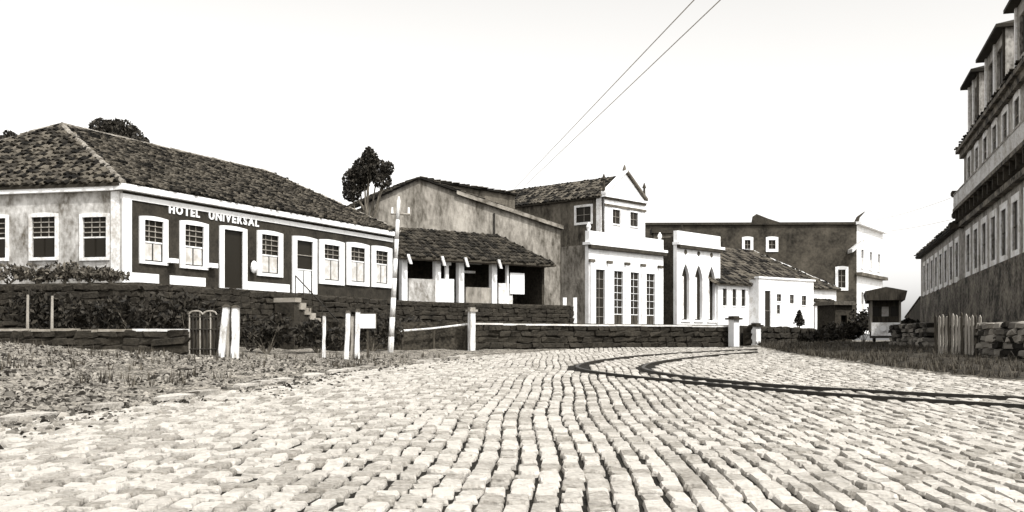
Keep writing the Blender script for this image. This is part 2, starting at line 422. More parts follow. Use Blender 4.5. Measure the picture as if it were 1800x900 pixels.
# tram rails: raised dark iron in an earth strip
def ribbon(P, wd, dz):
    mb = MB()
    for i, p in enumerate(P):
        d = (P[min(i + 1, len(P) - 1)] - P[max(i - 1, 0)]); d.z = 0; d.normalize(); n = Vector((-d.y, d.x, 0))
        mb.v += [p - n * wd / 2 + Vector((0, 0, dz)), p + n * wd / 2 + Vector((0, 0, dz))]
    mb.f = [(2 * i, 2 * i + 1, 2 * i + 3, 2 * i + 2) for i in range(len(P) - 1)]; return mb
def railmesh(P, wd=.10, hb=-.05, ht=.05):
    mb = MB(); n4 = 4
    for i, p in enumerate(P):
        d = (P[min(i + 1, len(P) - 1)] - P[max(i - 1, 0)]); d.z = 0; d.normalize(); n = Vector((-d.y, d.x, 0))
        mb.v += [p - n * wd / 2 + Vector((0, 0, hb)), p - n * wd / 2 + Vector((0, 0, ht)), p + n * wd / 2 + Vector((0, 0, ht)), p + n * wd / 2 + Vector((0, 0, hb))]
    for i in range(len(P) - 1):
        for k in range(4): mb.f.append((4 * i + k, 4 * i + (k + 1) % 4, 4 * i + 4 + (k + 1) % 4, 4 * i + 4 + k))
    mb.f += [(0, 1, 2, 3), tuple(range(len(mb.v) - 4, len(mb.v)))[::-1]]
    return mb
tr = thing('tram_track', 'pair of dark iron tram rails curving round in a tight loop through the cobbles', 'tram track', gp(1400, 686))
for P in (RO, RI): build('rail', railmesh(P), 'iron', tr)
for P in (RO, RI): build('earth_strip', ribbon(P, .7, -.022), 'roadbed', tr)

# rubble on the left verge, tufts of grass
mb = MB(); n = 0
while n < 17000:
    y = 9 + 29 * R() ** .8; x = U(-.52 * y - 2, roadl(y) + .25 + 1.6 * R() ** 4)
    if x < -.52 * y - 1: continue
    n += 1
    if noise.noise((x * .45, y * .45, 2)) < -.28: continue
    s = U(.012, .05) * (1.9 if R() < .05 else 1); z = ngz(x, y) if x < roadl(y) else gz(x, y) + .01; p = Vector((x, y, z + s * .1))
    q = [p + Vector((U(.6, 1.3) * s * a, U(.6, 1.3) * s * c, s * .75 * e + U(-.35, .35) * s)) for a, c, e in ((-1, -1, -1), (1, -1, -1), (1, 1, -1), (-1, 1, -1), (-.6, -.5, .5), (.55, -.6, .6), (.5, .6, .5), (-.55, .5, .6))]
    mb.add(q, [(4, 5, 6, 7), (0, 1, 5, 4), (1, 2, 6, 5), (2, 3, 7, 6), (3, 0, 4, 7)])
tag(build('rubble', mb, 'clod'), 'loose clods and rubble strewn over the rough left verge', 'rubble', None, 'stuff')
mb = MB()
def tuft(x, y, h, z=None):
    z = ngz(x, y) if z is None else z
    for _ in range(6):
        a = U(0, 6.28); d = Vector((math.cos(a), math.sin(a), 0)); p = Vector((x, y, z)) + d * U(0, .08); s = d.cross(Vector((0, 0, 1))) * .014
        tip = p + d * U(.03, .12) + Vector((0, 0, h * U(.5, 1.2))); mb.add([p - s, p + s, tip], [(0, 1, 2)])
for _ in range(2400):
    y = U(20, 58); x = roadr(y) + .2 + 9 * R() ** 1.5; tuft(x, y, .22, ngz(x, y) + .05)
for _ in range(500):
    y = U(22, 39); x = U(-.52 * y - 1, roadl(y) - .3)
    if noise.noise((x * .3, y * .3, 9)) + (y - 29) * .03 > 0: tuft(x, y, .26)
tag(build('grass_tufts', mb, 'grass'), 'dry grass tufts on both verges of the street', 'grass', None, 'stuff')

# raised terraces on which the houses stand
def platform(name, pts, z, m, zb=-.5):
    mb = MB().prism([Vector((x, y, zb)) for x, y in pts], [Vector((x, y, z)) for x, y in pts]); return struct(build(name, mb, m))
TZ = 2.35; HZT = 3.72
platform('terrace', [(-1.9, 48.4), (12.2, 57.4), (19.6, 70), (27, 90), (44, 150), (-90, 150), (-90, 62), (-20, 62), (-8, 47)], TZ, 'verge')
E1 = Vector((.429, .903, 0)).normalized(); HC = Vector((-15.6, 41, 0)); HE = HC + E1 * 20.25; E2 = Vector((-.975, .22, 0)).normalized(); N1 = Vector((E1.y, -E1.x, 0)); N2 = Vector((-.22, -.975, 0))
tp = [HC + N1 * 1.7 + N2 * 1.4 + E1 * .3, HE + N1 * 1.7, HE + N1 * 1.7 + Vector((.8, .6, 0)) * 11.5, HE + Vector((-2, 22, 0)), HC + E2 * 30 + Vector((0, 40, 0)), HC + E2 * 30 + N2 * 1.4]
hter = platform('hotel_terrace', [(p.x, p.y) for p in tp], HZT, 'verge')
# ------------------------------------------------------------------ the hotel
def parts_frame(p, e, z0): 
    f = Frame(900, p.y, e, z0, X=p.x); return f
hf = parts_frame(HC, E1, HZT)
hotel = thing('hotel', 'long single storey hotel with dark front, white framed openings and broad tiled hip roof', 'hotel', Vector((HC.x, HC.y, HZT)))
LF = hf.t(690)
def zz(px, py): return hf.z(px, py)
EAVE = hf.z(222, 325)
ops = []; spec = []
for nm, l, r_, top, bot, fwp in (('window', 244, 294, 381, 467, 10), ('window', 315, 365, 389, 475, 10), ('door', 385, 433, 398, 508, 9), ('window', 451, 496, 406, 488, 9),
                            ('door', 513, 556, 416, 517, 9), ('window', 560, 604, 422, 502, 10), ('window', 608, 648, 427, 504, 9), ('window', 652, 688, 433, 507, 9)):
    m_ = (l + r_) / 2; t0, t1 = hf.t(l), hf.t(r_); f = (t1 - t0) * (fwp - 1.5) / (r_ - l); z1 = hf.z(m_, top); z0 = hf.z(m_, bot)
    zf = f * .62
    if nm == 'door': z0 = max(.02, z0); ops.append((t0 + f, t1 - f, z0, z1 - zf)); spec.append((nm, t0 + f, t1 - f, z0, z1 - zf, f))
    else: ops.append((t0 + f, t1 - f, z0 + zf, z1 - zf)); spec.append((nm, t0 + f, t1 - f, z0 + zf, z1 - zf, f))
W1 = hf.z(222, 350)
build('front_wall', wall(MB(), hf, 0, LF, 0, W1, ops, .35), 'hotelwall', hotel)
for i, (nm, t0, t1, z0, z1, f) in enumerate(spec):
    if nm == 'window':
        low = .47 if i < 5 else .6
        window(hotel, hf, t0, t1, z0, z1, f, .06, 3, 4 if i < 5 else 3, low, fh=f * .62 - .05)
    elif i == 2:
        w = window(hotel, hf, t0, t1, z0, z1, f, .06, 1, 1, 0, sill=False, name='doorway', fh=f * .62 - .05)
        build('door_leaf', MB().box(hf, t0 + .05, t0 + .14, .2, .95, z0, z1 - .5), 'wooddark', w)
    else:
        w = window(hotel, hf, t0, t1, z0, z1, f, .06, 1, 2, .46, sill=False, name='doorway', leafmat='white', fh=f * .62 - .05)
# bands, pilaster, plinth
build('frieze', MB().box(hf, -.02, LF, -.06, .3, W1, hf.z(222, 341)), 'white', hotel)
build('painted_eave_shadow', MB().box(hf, 0, LF, .03, .3, hf.z(222, 341), hf.z(222, 335.5)), 'mortar', hotel)  # eave shadow put in as a near-black strip below the cornice
build('cornice', MB().box(hf, -.25, LF + .1, -.28, .3, hf.z(222, 335.5), EAVE), 'white', hotel)
build('pilaster', MB().box(hf, -.04, .42, -.08, .0, 0, W1), 'white', hotel)
z4 = hf.z(222, 478)
zp0 = .02
for a, c in ((.46, hf.t(278)), (hf.t(298), hf.t(360)), (hf.t(434), hf.t(508))):
    build('plinth', MB().box(hf, a, c, -.05, -.003, zp0, z4), 'white', hotel)
for px in (291, 362):
    t = hf.t(px); build('ledge', MB().box(hf, t, t + .45, -.3, -.003, hf.z(px, 462 + (px - 291) * .12), hf.z(px, 454 + (px - 291) * .12)), 'white', hotel)
# wall lamp by the door
lt = hf.t(440); lz = hf.z(440, 470)
lm = MB(); n = 8
prof = [(.03, -.28), (.13, -.2), (.17, 0), (.13, .2), (.04, .3)]
for k, (rr, zq) in enumerate(prof): lm.v += [hf.w(lt + rr * math.cos(6.283 * i / n), -.22 + rr * math.sin(6.283 * i / n), lz + zq) for i in range(n)]
for k in range(4):
    for i in range(n): lm.f.append((k * n + i, k * n + (i + 1) % n, (k + 1) * n + (i + 1) % n, (k + 1) * n + i))
lm.f += [tuple(range(n))[::-1], tuple(range(4 * n, 5 * n))]
lamp = build('wall_lamp', lm, 'white', hotel, True); build('bracket', MB().box(hf, lt - .03, lt + .03, -.25, .0, lz + .3, lz + .36), 'iron', lamp)
# letters on the frieze of the dark wall
def word(txt, ta, tb, zb, h):
    cu = bpy.data.curves.new('w', 'FONT'); adv = []; ms = []
    for ch in txt:
        cu = bpy.data.curves.new('letter', 'FONT'); cu.body = ch; cu.extrude = .02; cu.offset = .035; cu.resolution_u = 3
        o = bpy.data.objects.new('tmp', cu); C.objects.link(o); dg = bpy.context.evaluated_depsgraph_get(); me = bpy.data.meshes.new_from_object(o.evaluated_get(dg))
        bpy.data.objects.remove(o); xs_ = [v.co.x for v in me.vertices]; ys_ = [v.co.y for v in me.vertices]; ms.append((me, min(xs_), max(xs_), min(ys_), max(ys_)))
    gap = .16; tot = sum(m_[2] - m_[1] for m_ in ms) + gap * (len(ms) - 1); sx = (tb - ta) / tot; x = 0
    for me, x0, x1, y0, y1 in ms:
        mb = MB(); mb.v = [hf.w(ta + (x + v.co.x - x0) * sx, -.03 - v.co.z * 1.0, zb + (v.co.y - y0) / (y1 - y0) * h) for v in me.vertices]; mb.f = [tuple(p.vertices) for p in me.polygons]
        build('letter', mb, 'letter', hotel); x += x1 - x0 + gap; bpy.data.meshes.remove(me)
zl = hf.z(340, 381.5); word('HOTEL', hf.t(296), hf.t(350), zl, .37); word('UNIVERSAL', hf.t(366), hf.t(454), zl, .37)
# left side of the hotel
sf = Frame(900, HC.y, -E2, HZT, X=HC.x)           # t runs from the far left (negative) to the corner at 0
lops = []; ls = []
for l, r_, top, bot in ((-38, 16, 378, 459), (52, 103, 376, 458), (141, 193, 376, 458)):
    t0, t1 = sf.t(l), sf.t(r_); m_ = max(10, (l + r_) / 2); q = (sf.t(l + .9), 0)
    f = .13; z1, z0 = sf.z(m_, top), sf.z(m_, bot); lops.append((t0 + f, t1 - f, z0 + f, z1 - f)); ls.append((t0 + f, t1 - f, z0 + f, z1 - f, f))
SL = 14.0; SW = sf.z(213, 335)
build('side_wall', wall(MB(), sf, -SL, -.02, 0, SW, lops, .35), 'sidewall', hotel)
for t0, t1, z0, z1, f in ls:
    w = window(hotel, sf, t0, t1, z0, z1, f, .05, 3, 4, .5, 'white2', leafmat='glass', bars='wood')
build('side_cornice', MB().box(sf, -SL, -.28, -.22, .3, SW, EAVE - .005), 'white', hotel)
build('quoin_strip', MB().box(sf, -.5, -.12, -.04, -.002, .2, SW - .02), 'white2', hotel)
bk = HC + E2 * SL; ek = HE + E2 * SL
build('rear_walls', MB().add([HE + Vector((0, 0, HZT)), ek + Vector((0, 0, HZT)), bk + Vector((0, 0, HZT)), HE + Vector((0, 0, HZT + EAVE)), ek + Vector((0, 0, HZT + EAVE)), bk + Vector((0, 0, HZT + EAVE))], [(0, 1, 4, 3), (1, 2, 5, 4)]), 'sidewall', hotel)
ez = HZT + EAVE + .03
def HP(a, bb, z): v = HC + E1 * a + E2 * bb; return Vector((v.x, v.y, z))
RZ = EYE + (HZ - 220) / FPX * 46.6
c0, c1, c2, c3 = HP(-.27, -.27, ez), HP(20.6, -.27, ez), HP(20.6, 14.3, ez), HP(-.27, 14.3, ez)
r0, r1 = HP(4.5, 7.0, RZ), HP(19.0, 7.0, RZ)
roof(hotel, [(c0, c1, r1, r0), (c3, c0, r0), (c1, c2, r1), (c2, c3, r0, r1)], 'tile', .22, .34, [(c0, r0), (r0, r1), (c1, r1), (c3, r0)], h=.11)
# plumes of plants growing on the roof behind the ridge
# ------------------------------------------------------------------ hotel terrace walls, stairs, hedge
rw = thing('retaining_wall', 'dark mossy stone retaining wall below the hotel front', 'wall', Vector((tp[0].x, tp[0].y, 1)))
rf = Frame(900, tp[0].y, tp[1] - tp[0], 0, X=tp[0].x); Lr = (tp[1] - tp[0]).length
stone_wall(rw, rf, 0, Lr, .75, HZT - .05, .46, .27, -.08, .26, 'stone', True)
rs = thing('side_retaining_wall', 'dark mossy stone retaining wall under the mottled side of the hotel', 'wall', Vector((tp[5].x, tp[5].y, 1)))
r2 = Frame(900, tp[5].y, tp[0] - tp[5], 0, X=tp[5].x); L2 = (tp[0] - tp[5]).length
stone_wall(rs, r2, L2 - 12, L2, .9, HZT - .05, .46, .27, -.08, .26, 'stone', True)
rv = thing('veranda_retaining_wall', 'dark stone retaining wall below the open veranda shed', 'wall', Vector((tp[1].x, tp[1].y, 1)))
r3 = Frame(900, tp[1].y, tp[2] - tp[1], 0, X=tp[1].x); L3 = (tp[2] - tp[1]).length
stone_wall(rv, r3, 0, L3, 1.9, HZT - .05, .46, .27, -.08, .26, 'stone', True)
# stairs from the second door down to the garden
st = thing('stone_stairs', 'pale worn stone stairs running down beside the hotel retaining wall', 'stairs', rf.w(rf.t(590, -1.2), -1.2, .8))
ta, tb = rf.t(500, -.9), rf.t(592, -.9); n = 11
for k in range(n):
    z = (HZT - .1) - (k + 1) * (HZT - 1.3) / n; x0 = ta + (tb - ta) * k / n; x1 = ta + (tb - ta) * (k + 1) / n
    build('step', MB().box(rf, x0, x1 + .06, -1.5, -.3, z - .3 if k else z - .2, z), 'path', st)
build('stringer', MB().profile(rf, [(ta, .8), (tb, .8), (tb, 1.0), (ta, HZT - .55)], -1.42, -.36), 'stone', st)
hr = MB(); hp = [rf.w(ta + (tb - ta) * k / 4, -1.5, HZT - .1 - (HZT - 1.3) * k / 4 + .75) for k in range(5)]
hr.path(hp, .03); [hr.tube(p - Vector((0, 0, .95)), p, .025) for p in hp]
build('handrail', hr, 'iron', st)
# low wall in front, left
gw = thing('garden_wall', 'low rough garden wall along the left verge below the hotel side', 'wall', at(0, 605, 36.5))
q0, q1 = at(-60, 606, 37.5), at(326, 612, 36); gf = Frame(900, q0.y, q1 - q0, 0, X=q0.x); Lg = (Vector((q1.x - q0.x, q1.y - q0.y, 0))).length
stone_wall(gw, gf, 0, Lg, .75, 1.86, .62, .28, 0, .34, 'clod' if False else 'stone', True)
build('core', MB().box(gf, .05, Lg - .05, .02, .3, .6, 1.8), 'mortar', gw)
x = 0
while x < Lg - .2:
    L = min(U(.7, 1.5), Lg - x); zt = 1.9 + U(-.03, .03)
    build('coping_stone', MB().box(gf, x, x + L - .02, -.2, .34, zt - .09, zt), 'coping' if x > Lg - 3.2 else 'path', gw); x += L
# ground cover of bushes along the foot of the hotel
hs = [(20, 41.0, .9, 1.0), (70, 40.8, 1.0, .9), (118, 40.7, .9, 1.05), (165, 40.4, .8, .8), (200, 40.2, .7, .7)]
for i, (px, Y, rx, h) in enumerate(hs):
    Xp = (px - 900) / FPX * Y
    shrub(['tangled shrub below the leftmost side window', 'low shrub under the second hotel side window', 'shrub between the two full hotel side windows', 'small shrub beneath the side window nearest the hotel corner', 'little shrub right at the hotel corner'][i],
          (Xp, Y - .25, HZT - .03), rx, .45, h * .8, 420, .11, 'leaf2', 'shrubs on the hotel terrace')
for i, (px, Y, rx, h) in enumerate([(60, 38.6, 1.3, 2.0), (150, 38.4, 1.4, 1.9), (245, 38.2, 1.3, 2.0), (330, 38.6, 1.2, 2.1)]):
    Xp = (px - 900) / FPX * Y
    shrub(['dark overgrown bush behind the left end of the garden wall', 'dark overgrown bush behind the middle of the garden wall', 'dark overgrown bush below the hotel corner', 'dark overgrown bush left of the iron gate'][i],
          (Xp, Y, gz(Xp, Y) - .03), rx, .7, h, 900, .13, 'leaf', 'bushes in the sunken garden')
for i, (px, Y, rx, h) in enumerate([(470, 40.5, 1.2, 1.6), (560, 43, 1.2, 1.5), (655, 46, 1.3, 1.7), (730, 50, 1.2, 1.5), (790, 50, 1.1, 1.3)]):
    Xp = (px - 900) / FPX * Y
    shrub(['dark bush just right of the first gate post pair', 'dark bush at the foot of the stone stairs', 'dark bush behind the blank white notice board', 'dark bush right of the tall pole', 'dark bush left of the stone wall end post'][i],
          (Xp, Y, gz(Xp, Y) - .03), rx, .7, h, 700, .13, 'leaf', 'bushes in the sunken garden')
# two white stakes in the left garden
for px, t_, bt, lab in ((48, 518, 580, 'thin pale stake in the dark left garden, nearer the picture edge'), (91, 520, 572, 'thin pale stake in the dark left garden, nearer the hotel corner')):
    p = at(px, t_, 37.6); zb = gz(p.x, p.y) - .05
    s_ = build('stake', MB().tube((p.x, p.y, zb), (p.x + .02, p.y, p.z), .06, .045, 7), 'wood', None, False, (p.x, p.y, zb)); tag(s_, lab, 'stake', 'garden stakes')
# ------------------------------------------------------------------ gate posts, iron gate, notice board, pole
def post(name, label, px, top, bot, w, lean=0, Y=None, m='woodwhite', cap=True, group=None, cat='post'):
    Y = Y or 2700 / (bot - 560); X = (px - 900) / FPX * Y; zb = ngz(X, Y) - .06; zt = EYE + (HZ - top) / FPX * Y
    t = thing(name, label, cat, (X, Y, zb), group); mb = MB(); h = w / 2; pr = None; rings = []
    for k in range(6):
        q = k / 5; s = h * (1 + .06 * math.sin(k * 2.1)); cx = X + lean * q + U(-.012, .012); z = zb + (zt - zb) * q
        rings.append([Vector((cx + a * s, Y + c * s, z)) for a, c in ((-1, -.75), (-.75, -1), (.75, -1), (1, -.75), (1, 1), (-1, 1))])
    for a, c in zip(rings, rings[1:]): mb.prism(a, c)
    build('shaft', mb, m, t)
    if cap: build('cap', MB().prism([Vector((X + lean + a * h * 1.25, Y + c * h * 1.25, zt)) for a, c in ((-1, -1), (1, -1), (1, 1), (-1, 1))], [Vector((X + lean + a * h * .6, Y + c * h * .6, zt + .09)) for a, c in ((-1, -1), (1, -1), (1, 1), (-1, 1))]), 'wooddark', t)
    return t
G = 'whitewashed gate posts'
post('gate_post', 'crooked whitewashed gate post next to the iron gate', 388, 540, 637, .22, .2, 36.2, group=G)
post('gate_post', 'straight stout whitewashed gate post beside the crooked one', 413, 541, 633, .24, .03, 36.2, group=G)
post('gate_post', 'thin whitewashed gate post, left of the pair near the notice board', 609, 550, 632, .16, .06, 37.2, group=G)
post('gate_post', 'thin whitewashed gate post, right of the pair near the notice board', 628, 548, 632, .16, .02, 37.2, group=G)
post('gate_post', 'short slender white post standing between the two gate openings', 569, 555, 602, .11, .02, 38.5, group=G)
post('board_stake', 'narrow brown board standing between the two stout gate posts', 401, 552, 630, .12, 0, 36.3, 'wood', False, cat='board')
post('board_stake', 'narrow weathered board between the two thin gate posts', 619, 556, 630, .12, .02, 37.3, 'wood', False, cat='board')
p0, p1 = at(333, 640, 36.4), at(381, 640, 36.3); zg = gz(p0.x, p0.y) - .02; zt = EYE + (HZ - 548) / FPX * 36.4
ig = thing('iron_gate', 'dark iron garden gate with two pale scrolls on top', 'gate', (p0.x, p0.y, zg)); n = 9
for k in range(n):
    q = Vector((p0.x + (p1.x - p0.x) * k / (n - 1), p0.y, zg)); build('bar', MB().tube(q, (q.x, q.y, zt - .1 + .12 * math.sin(math.pi * k / 4 if k < 5 else math.pi * (k - 4) / 4)), .026, None, 6), 'iron' if k % 3 else 'wood', ig)
for zr in (zg + .25, zg + .95, zt - .18): build('rail', MB().tube((p0.x, p0.y, zr), (p1.x, p0.y, zr), .03), 'iron', ig)
for k in range(2):
    cx = p0.x + (p1.x - p0.x) * (.24 + .5 * k); build('scroll', MB().path([Vector((cx + .24 * math.cos(a * .3), p0.y - .04, zt - .1 + .13 * math.sin(a * .3))) for a in range(0, 11)], .03), 'wood', ig)
build('panel', MB().add([Vector((p0.x, p0.y + .05, zg)), Vector((p1.x, p0.y + .05, zg)), Vector((p1.x, p0.y + .05, zt - .3)), Vector((p0.x, p0.y + .05, zt - .3)), Vector((p0.x, p0.y + .08, zg)), Vector((p1.x, p0.y + .08, zg)), Vector((p1.x, p0.y + .08, zt - .3)), Vector((p0.x, p0.y + .08, zt - .3))], [(0, 1, 2, 3), (4, 5, 6, 7), (0, 1, 5, 4), (2, 3, 7, 6), (0, 3, 7, 4), (1, 2, 6, 5)]), 'wooddark', ig)
Yb = 39.0; a, c = at(632, 577, Yb), at(660, 552, Yb); nb = thing('notice_board', 'blank white square notice board on a dark stake beside the tall pole', 'sign', ((a.x + c.x) / 2, Yb, gz(a.x, Yb) - .05))
fr = Frame(900, Yb, (1, 0), 0, X=0)
build('board', MB().box(fr, a.x, c.x, 0, .04, a.z, c.z), 'letter', nb)
build('frame', MB().box(fr, a.x - .04, c.x + .04, .045, .07, a.z - .04, c.z + .04), 'wooddark', nb)
build('stake', MB().box(fr, (a.x + c.x) / 2 - .04, (a.x + c.x) / 2 + .04, .07, .15, gz(a.x, Yb) - .05, c.z - .1), 'wooddark', nb)
# pale rail on the bank between the pole and the street wall
q0, q1 = at(702, 582, 47.2), at(822, 570, 48.0); rlf = thing('rail_fence', 'low pale rail on stakes between the tall pole and the street wall', 'fence', (q0.x, q0.y, gz(q0.x, q0.y)))
build('rail', MB().tube(q0, q0.lerp(q1, .48) + Vector((0, 0, -.03)), .05, .04).tube(q0.lerp(q1, .48) + Vector((0, 0, -.03)), q1, .04, .05), 'woodwhite', rlf)
for k in (.04, .5, .97):
    q = q0.lerp(q1, k); build('stake', MB().tube((q.x, q.y + .06, gz(q.x, q.y) - .05), (q.x, q.y + .06, q.z + .08), .05, .04), 'wooddark', rlf)
# telegraph pole
Yp = 43.5; pb = at(686, 618, Yp); pt = at(701, 352, Yp); zb = gz(pb.x, Yp) - .1
tpole = thing('telegraph_pole', 'tall slightly leaning whitish telegraph pole in front of the hotel end', 'pole', (pb.x, Yp, zb)); mb = MB()
for k in range(8): 
    P0 = Vector((pb.x, Yp, zb)).lerp(pt, k / 8); P1 = Vector((pb.x, Yp, zb)).lerp(pt, (k + 1) / 8); mb.tube(P0, P1, .125 - .006 * k, .125 - .006 * (k + 1), 10)
build('shaft', mb, 'woodwhite', tpole, True)
build('crossarm', MB().tube(pt + Vector((-.35, .1, -.55)), pt + Vector((.5, -.1, -.62)), .05), 'wood', tpole)
for dx in (-.28, .42): build('insulator', MB().tube(pt + Vector((dx, 0, -.56)), pt + Vector((dx, 0, -.3)), .055, .035, 8), 'white', tpole)
build('insulator', MB().tube(pt, pt + Vector((0, 0, .16)), .06, .035, 8), 'white', tpole)

# ------------------------------------------------------------------ veranda shed
vf = Frame(704, 60.0, (.8, .6), HZT)
ver = thing('veranda_shed', 'open veranda shed with dark tiled roof on white posts beside the hotel', 'shed', vf.o)
VL = vf.t(962); VD = 3.0
zt0 = vf.z(704, 452) ; zt1 = zt0
def vz(px, py, d=0): return vf.z(px, py, d)
for px, tp_, bt in ((711, 444, 533), (770, 447, 533), (811, 450, 533), (869, 456, 540)):
    t = vf.t(px); z = zt0 - .12
    build('post', MB().box(vf, t - .19, t + .19, -.02, .32, 0, z), 'white', ver)
    build('bracket', MB().profile(vf, [(t - .05, z - .3), (t + .13, z - .3), (t - .06, z + .26), (t - .24, z + .26)], -.70, -.60), 'woodwhite', ver)
build('beam', MB().box(vf, 0, VL, .02, .28, zt0 - .118, zt0 + .1), 'wood', ver)
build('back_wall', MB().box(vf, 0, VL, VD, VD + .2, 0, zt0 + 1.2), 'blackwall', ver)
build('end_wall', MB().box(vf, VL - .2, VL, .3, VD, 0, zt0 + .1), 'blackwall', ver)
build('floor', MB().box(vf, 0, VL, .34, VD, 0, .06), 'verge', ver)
for a, c, tp_, m_ in ((714, 766, 490, 'sidewall'), (770, 799, 490, 'white'), (815, 864, 505, 'gable'), (873, 902, 498, 'white2')):
    t0, t1 = vf.t(a) + .2, vf.t(c); build('parapet', MB().box(vf, t0, t1, .05, .2, .03, vf.z((a + c) / 2, tp_)), m_, ver)
t = vf.t(787); zb_ = vf.z(787, 490)
build('stub_post', MB().box(vf, t - .12, t + .12, .06, .19, zb_, vf.z(787, 466)).box(vf, t - .3, t + .3, .06, .19, vf.z(787, 466), vf.z(787, 459)), 'white', ver)
for px, py in ((823, 478), (835, 462)):
    t = vf.t(px); build('shelf', MB().box(vf, t, t + 1.1, .8, 1.1, vf.z(px, py), vf.z(px, py) + .14), 'white2', ver)
t0, t1 = vf.t(896), vf.t(921); build('hanging_cloth', MB().box(vf, t0, t1, -.06, -.02, vf.z(908, 517), vf.z(908, 480)), 'white', ver)
t = vf.t(893); build('side_post', MB().box(vf, t - .08, t + .06, .0, .2, 0, zt0 - .12), 'white', ver)
tA, tB = vf.t(870, VD), vf.t(700, VD)
zr_ = vf.z(760, 404, VD)
P = [vf.w(-.3, -.55, zt0 + .02), vf.w(VL + .3, -.55, zt0 + .02), vf.w(tA, VD, zr_), vf.w(-.6, VD, zr_)]
roof(ver, [P, (P[1], vf.w(VL + .3, VD + .2, zt0 + .02), P[2])], 'tiledark', .25, .45, h=.09)

# ------------------------------------------------------------------ gabled warehouse behind
bf = Frame(737, 69.0, (.89, .457), TZ)
ware = thing('warehouse', 'large gabled warehouse with stained pale end wall behind the veranda', 'warehouse', bf.o)
zA = bf.z(737, 313); tl, tr_ = bf.t(640), bf.t(985); zl_, zr2 = bf.z(640, 358), bf.z(985, 401)
prof_ = [(tl, 0), (tr_, 0), (tr_, zr2), (0, zA), (tl, zl_)]
build('gable_wall', MB().profile(bf, prof_, 0, .4), 'gable', ware)
for a_, b_, c_ in ((tl, 8, zl_), (tr_ - .3, 6, zr2)): build('side_wall', MB().box(bf, a_, a_ + .3, .4, b_, 0, c_ - .2), 'gable', ware)
roof(ware, [(bf.w(tl - .3, -.25, zl_ - .1), bf.w(0, -.25, zA + .06), bf.w(0, 8, zA + .06), bf.w(tl - .3, 8, zl_ - .1)), (bf.w(0, -.25, zA + .06), bf.w(tr_ + .2, -.25, zr2), bf.w(tr_ + .2, 6, zr2), bf.w(0, 8, zA + .06))], 'tiledark', .3, .5)
v0, v1 = bf.w(bf.t(800), -.3, bf.z(800, 338)), bf.w(tr_ + .1, -.3, zr2 + .05)
build('verge_board', MB().prism([v0 + Vector((0, 0, -.16)), v1 + Vector((0, 0, -.16)), v1 + Vector((0, 0, .1)), v0 + Vector((0, 0, .1))], [p + bf.b * .1 for p in (v0 + Vector((0, 0, -.16)), v1 + Vector((0, 0, -.16)), v1 + Vector((0, 0, .1)), v0 + Vector((0, 0, .1)))]), 'ridge', ware)
build('drain_pipe', MB().tube(bf.w(bf.t(868), -.08, bf.z(868, 375)), bf.w(bf.t(868), -.08, bf.z(868, 420)), .07), 'iron', ware)
# long roof between warehouse and theatre
cf = Frame(742, 79.0, (.92, .39), TZ)
rs_ = thing('rear_shed', 'long dark sloping roofed shed between the warehouse and the theatre', 'shed', cf.o)
tq = cf.t(905); za, zb2 = cf.z(742, 316), cf.z(900, 343)
build('wall', MB().profile(cf, [(0, 0), (tq, 0), (tq, zb2), (0, za)], 0, 3.2), 'darkwall', rs_)
roof(rs_, [(cf.w(-.2, -.3, za + .1), cf.w(tq + .1, -.3, zb2 + .1), cf.w(tq + .1, 3.4, zb2 + .15), cf.w(-.2, 3.4, za + .15))], 'tiledark', .3, .5)

# ------------------------------------------------------------------ the theatre-like white front
tf = Frame(1035, 86.0, (.673, .74), TZ)
th_ = thing('theatre', 'white two tier pedimented theatre front with four tall doors and long dark side wall', 'theatre', tf.o)
TW = tf.t(1166); zpar = tf.z(1035, 405); zc = tf.z(1035, 430)
dops = []; ds = []
for l, r_ in ((1046, 1062), (1078, 1094), (1107, 1122), (1135, 1150)):
    m_ = (l + r_) / 2; t0, t1 = tf.t(l), tf.t(r_); dops.append((t0, t1, .35, tf.z(1054, 474)))
build('front_wall', wall(MB(), tf, 0, TW, 0, zc, dops, .4), 'white', th_)
for i, (t0, t1, z0, z1) in enumerate(dops):
    w = window(th_, tf, t0, t1, z0, z1, .12, .0, 2, 6, .0 if i == 0 else .22, sill=False, name='door', leafmat='wooddark', bars='white' if i else 'wood', proud=.1)
    build('threshold', MB().box(tf, t0 - .15, t1 + .15, -.25, .1, z0 - .14, z0 - .002), 'coping', w)
for px in (1039, 1070, 1101, 1129, 1159):
    t = tf.t(px); build('pilaster', MB().box(tf, t - .24, t + .24, -.16, -.002, 0, tf.z(1054, 462)), 'white', th_)
    build('capital', MB().box(tf, t - .33, t + .33, -.22, -.001, tf.z(1054, 462) + .002, tf.z(1054, 457)), 'darkwall', th_)
build('cornice', MB().box(tf, -.2, TW + .25, -.35, .5, zc, zc + .22), 'white', th_)
build('painted_cornice_shadow', MB().box(tf, -.1, TW + .1, -.33, -.001, zc - .3, zc - .004), 'blackwall', th_)  # black strip painting the cornice's shadow on the white front
build('parapet', MB().box(tf, .02, TW - .02, -.02, .4, zc + .222, zpar), 'white', th_)
build('parapet_panel', MB().box(tf, tf.t(1068), tf.t(1130), -.06, -.022, zc + .3, zpar - .2), 'white2', th_)
for px in (1038, 1163):
    t = tf.t(px); build('urn', MB().tube(tf.w(t, .2, zpar), tf.w(t, .2, zpar + .35), .1, .22, 8).tube(tf.w(t, .2, zpar + .35), tf.w(t, .2, zpar + .7), .22, .05, 8), 'white', th_)
for a_ in (0, TW - .4): build('side_return', MB().box(tf, a_, a_ + .4, .402, 3, 0, zc - .003), 'gable', th_)
build('flat_roof', MB().box(tf, .02, TW - .02, .402, 3, zc - .2, zc + .05), 'darkwall', th_)
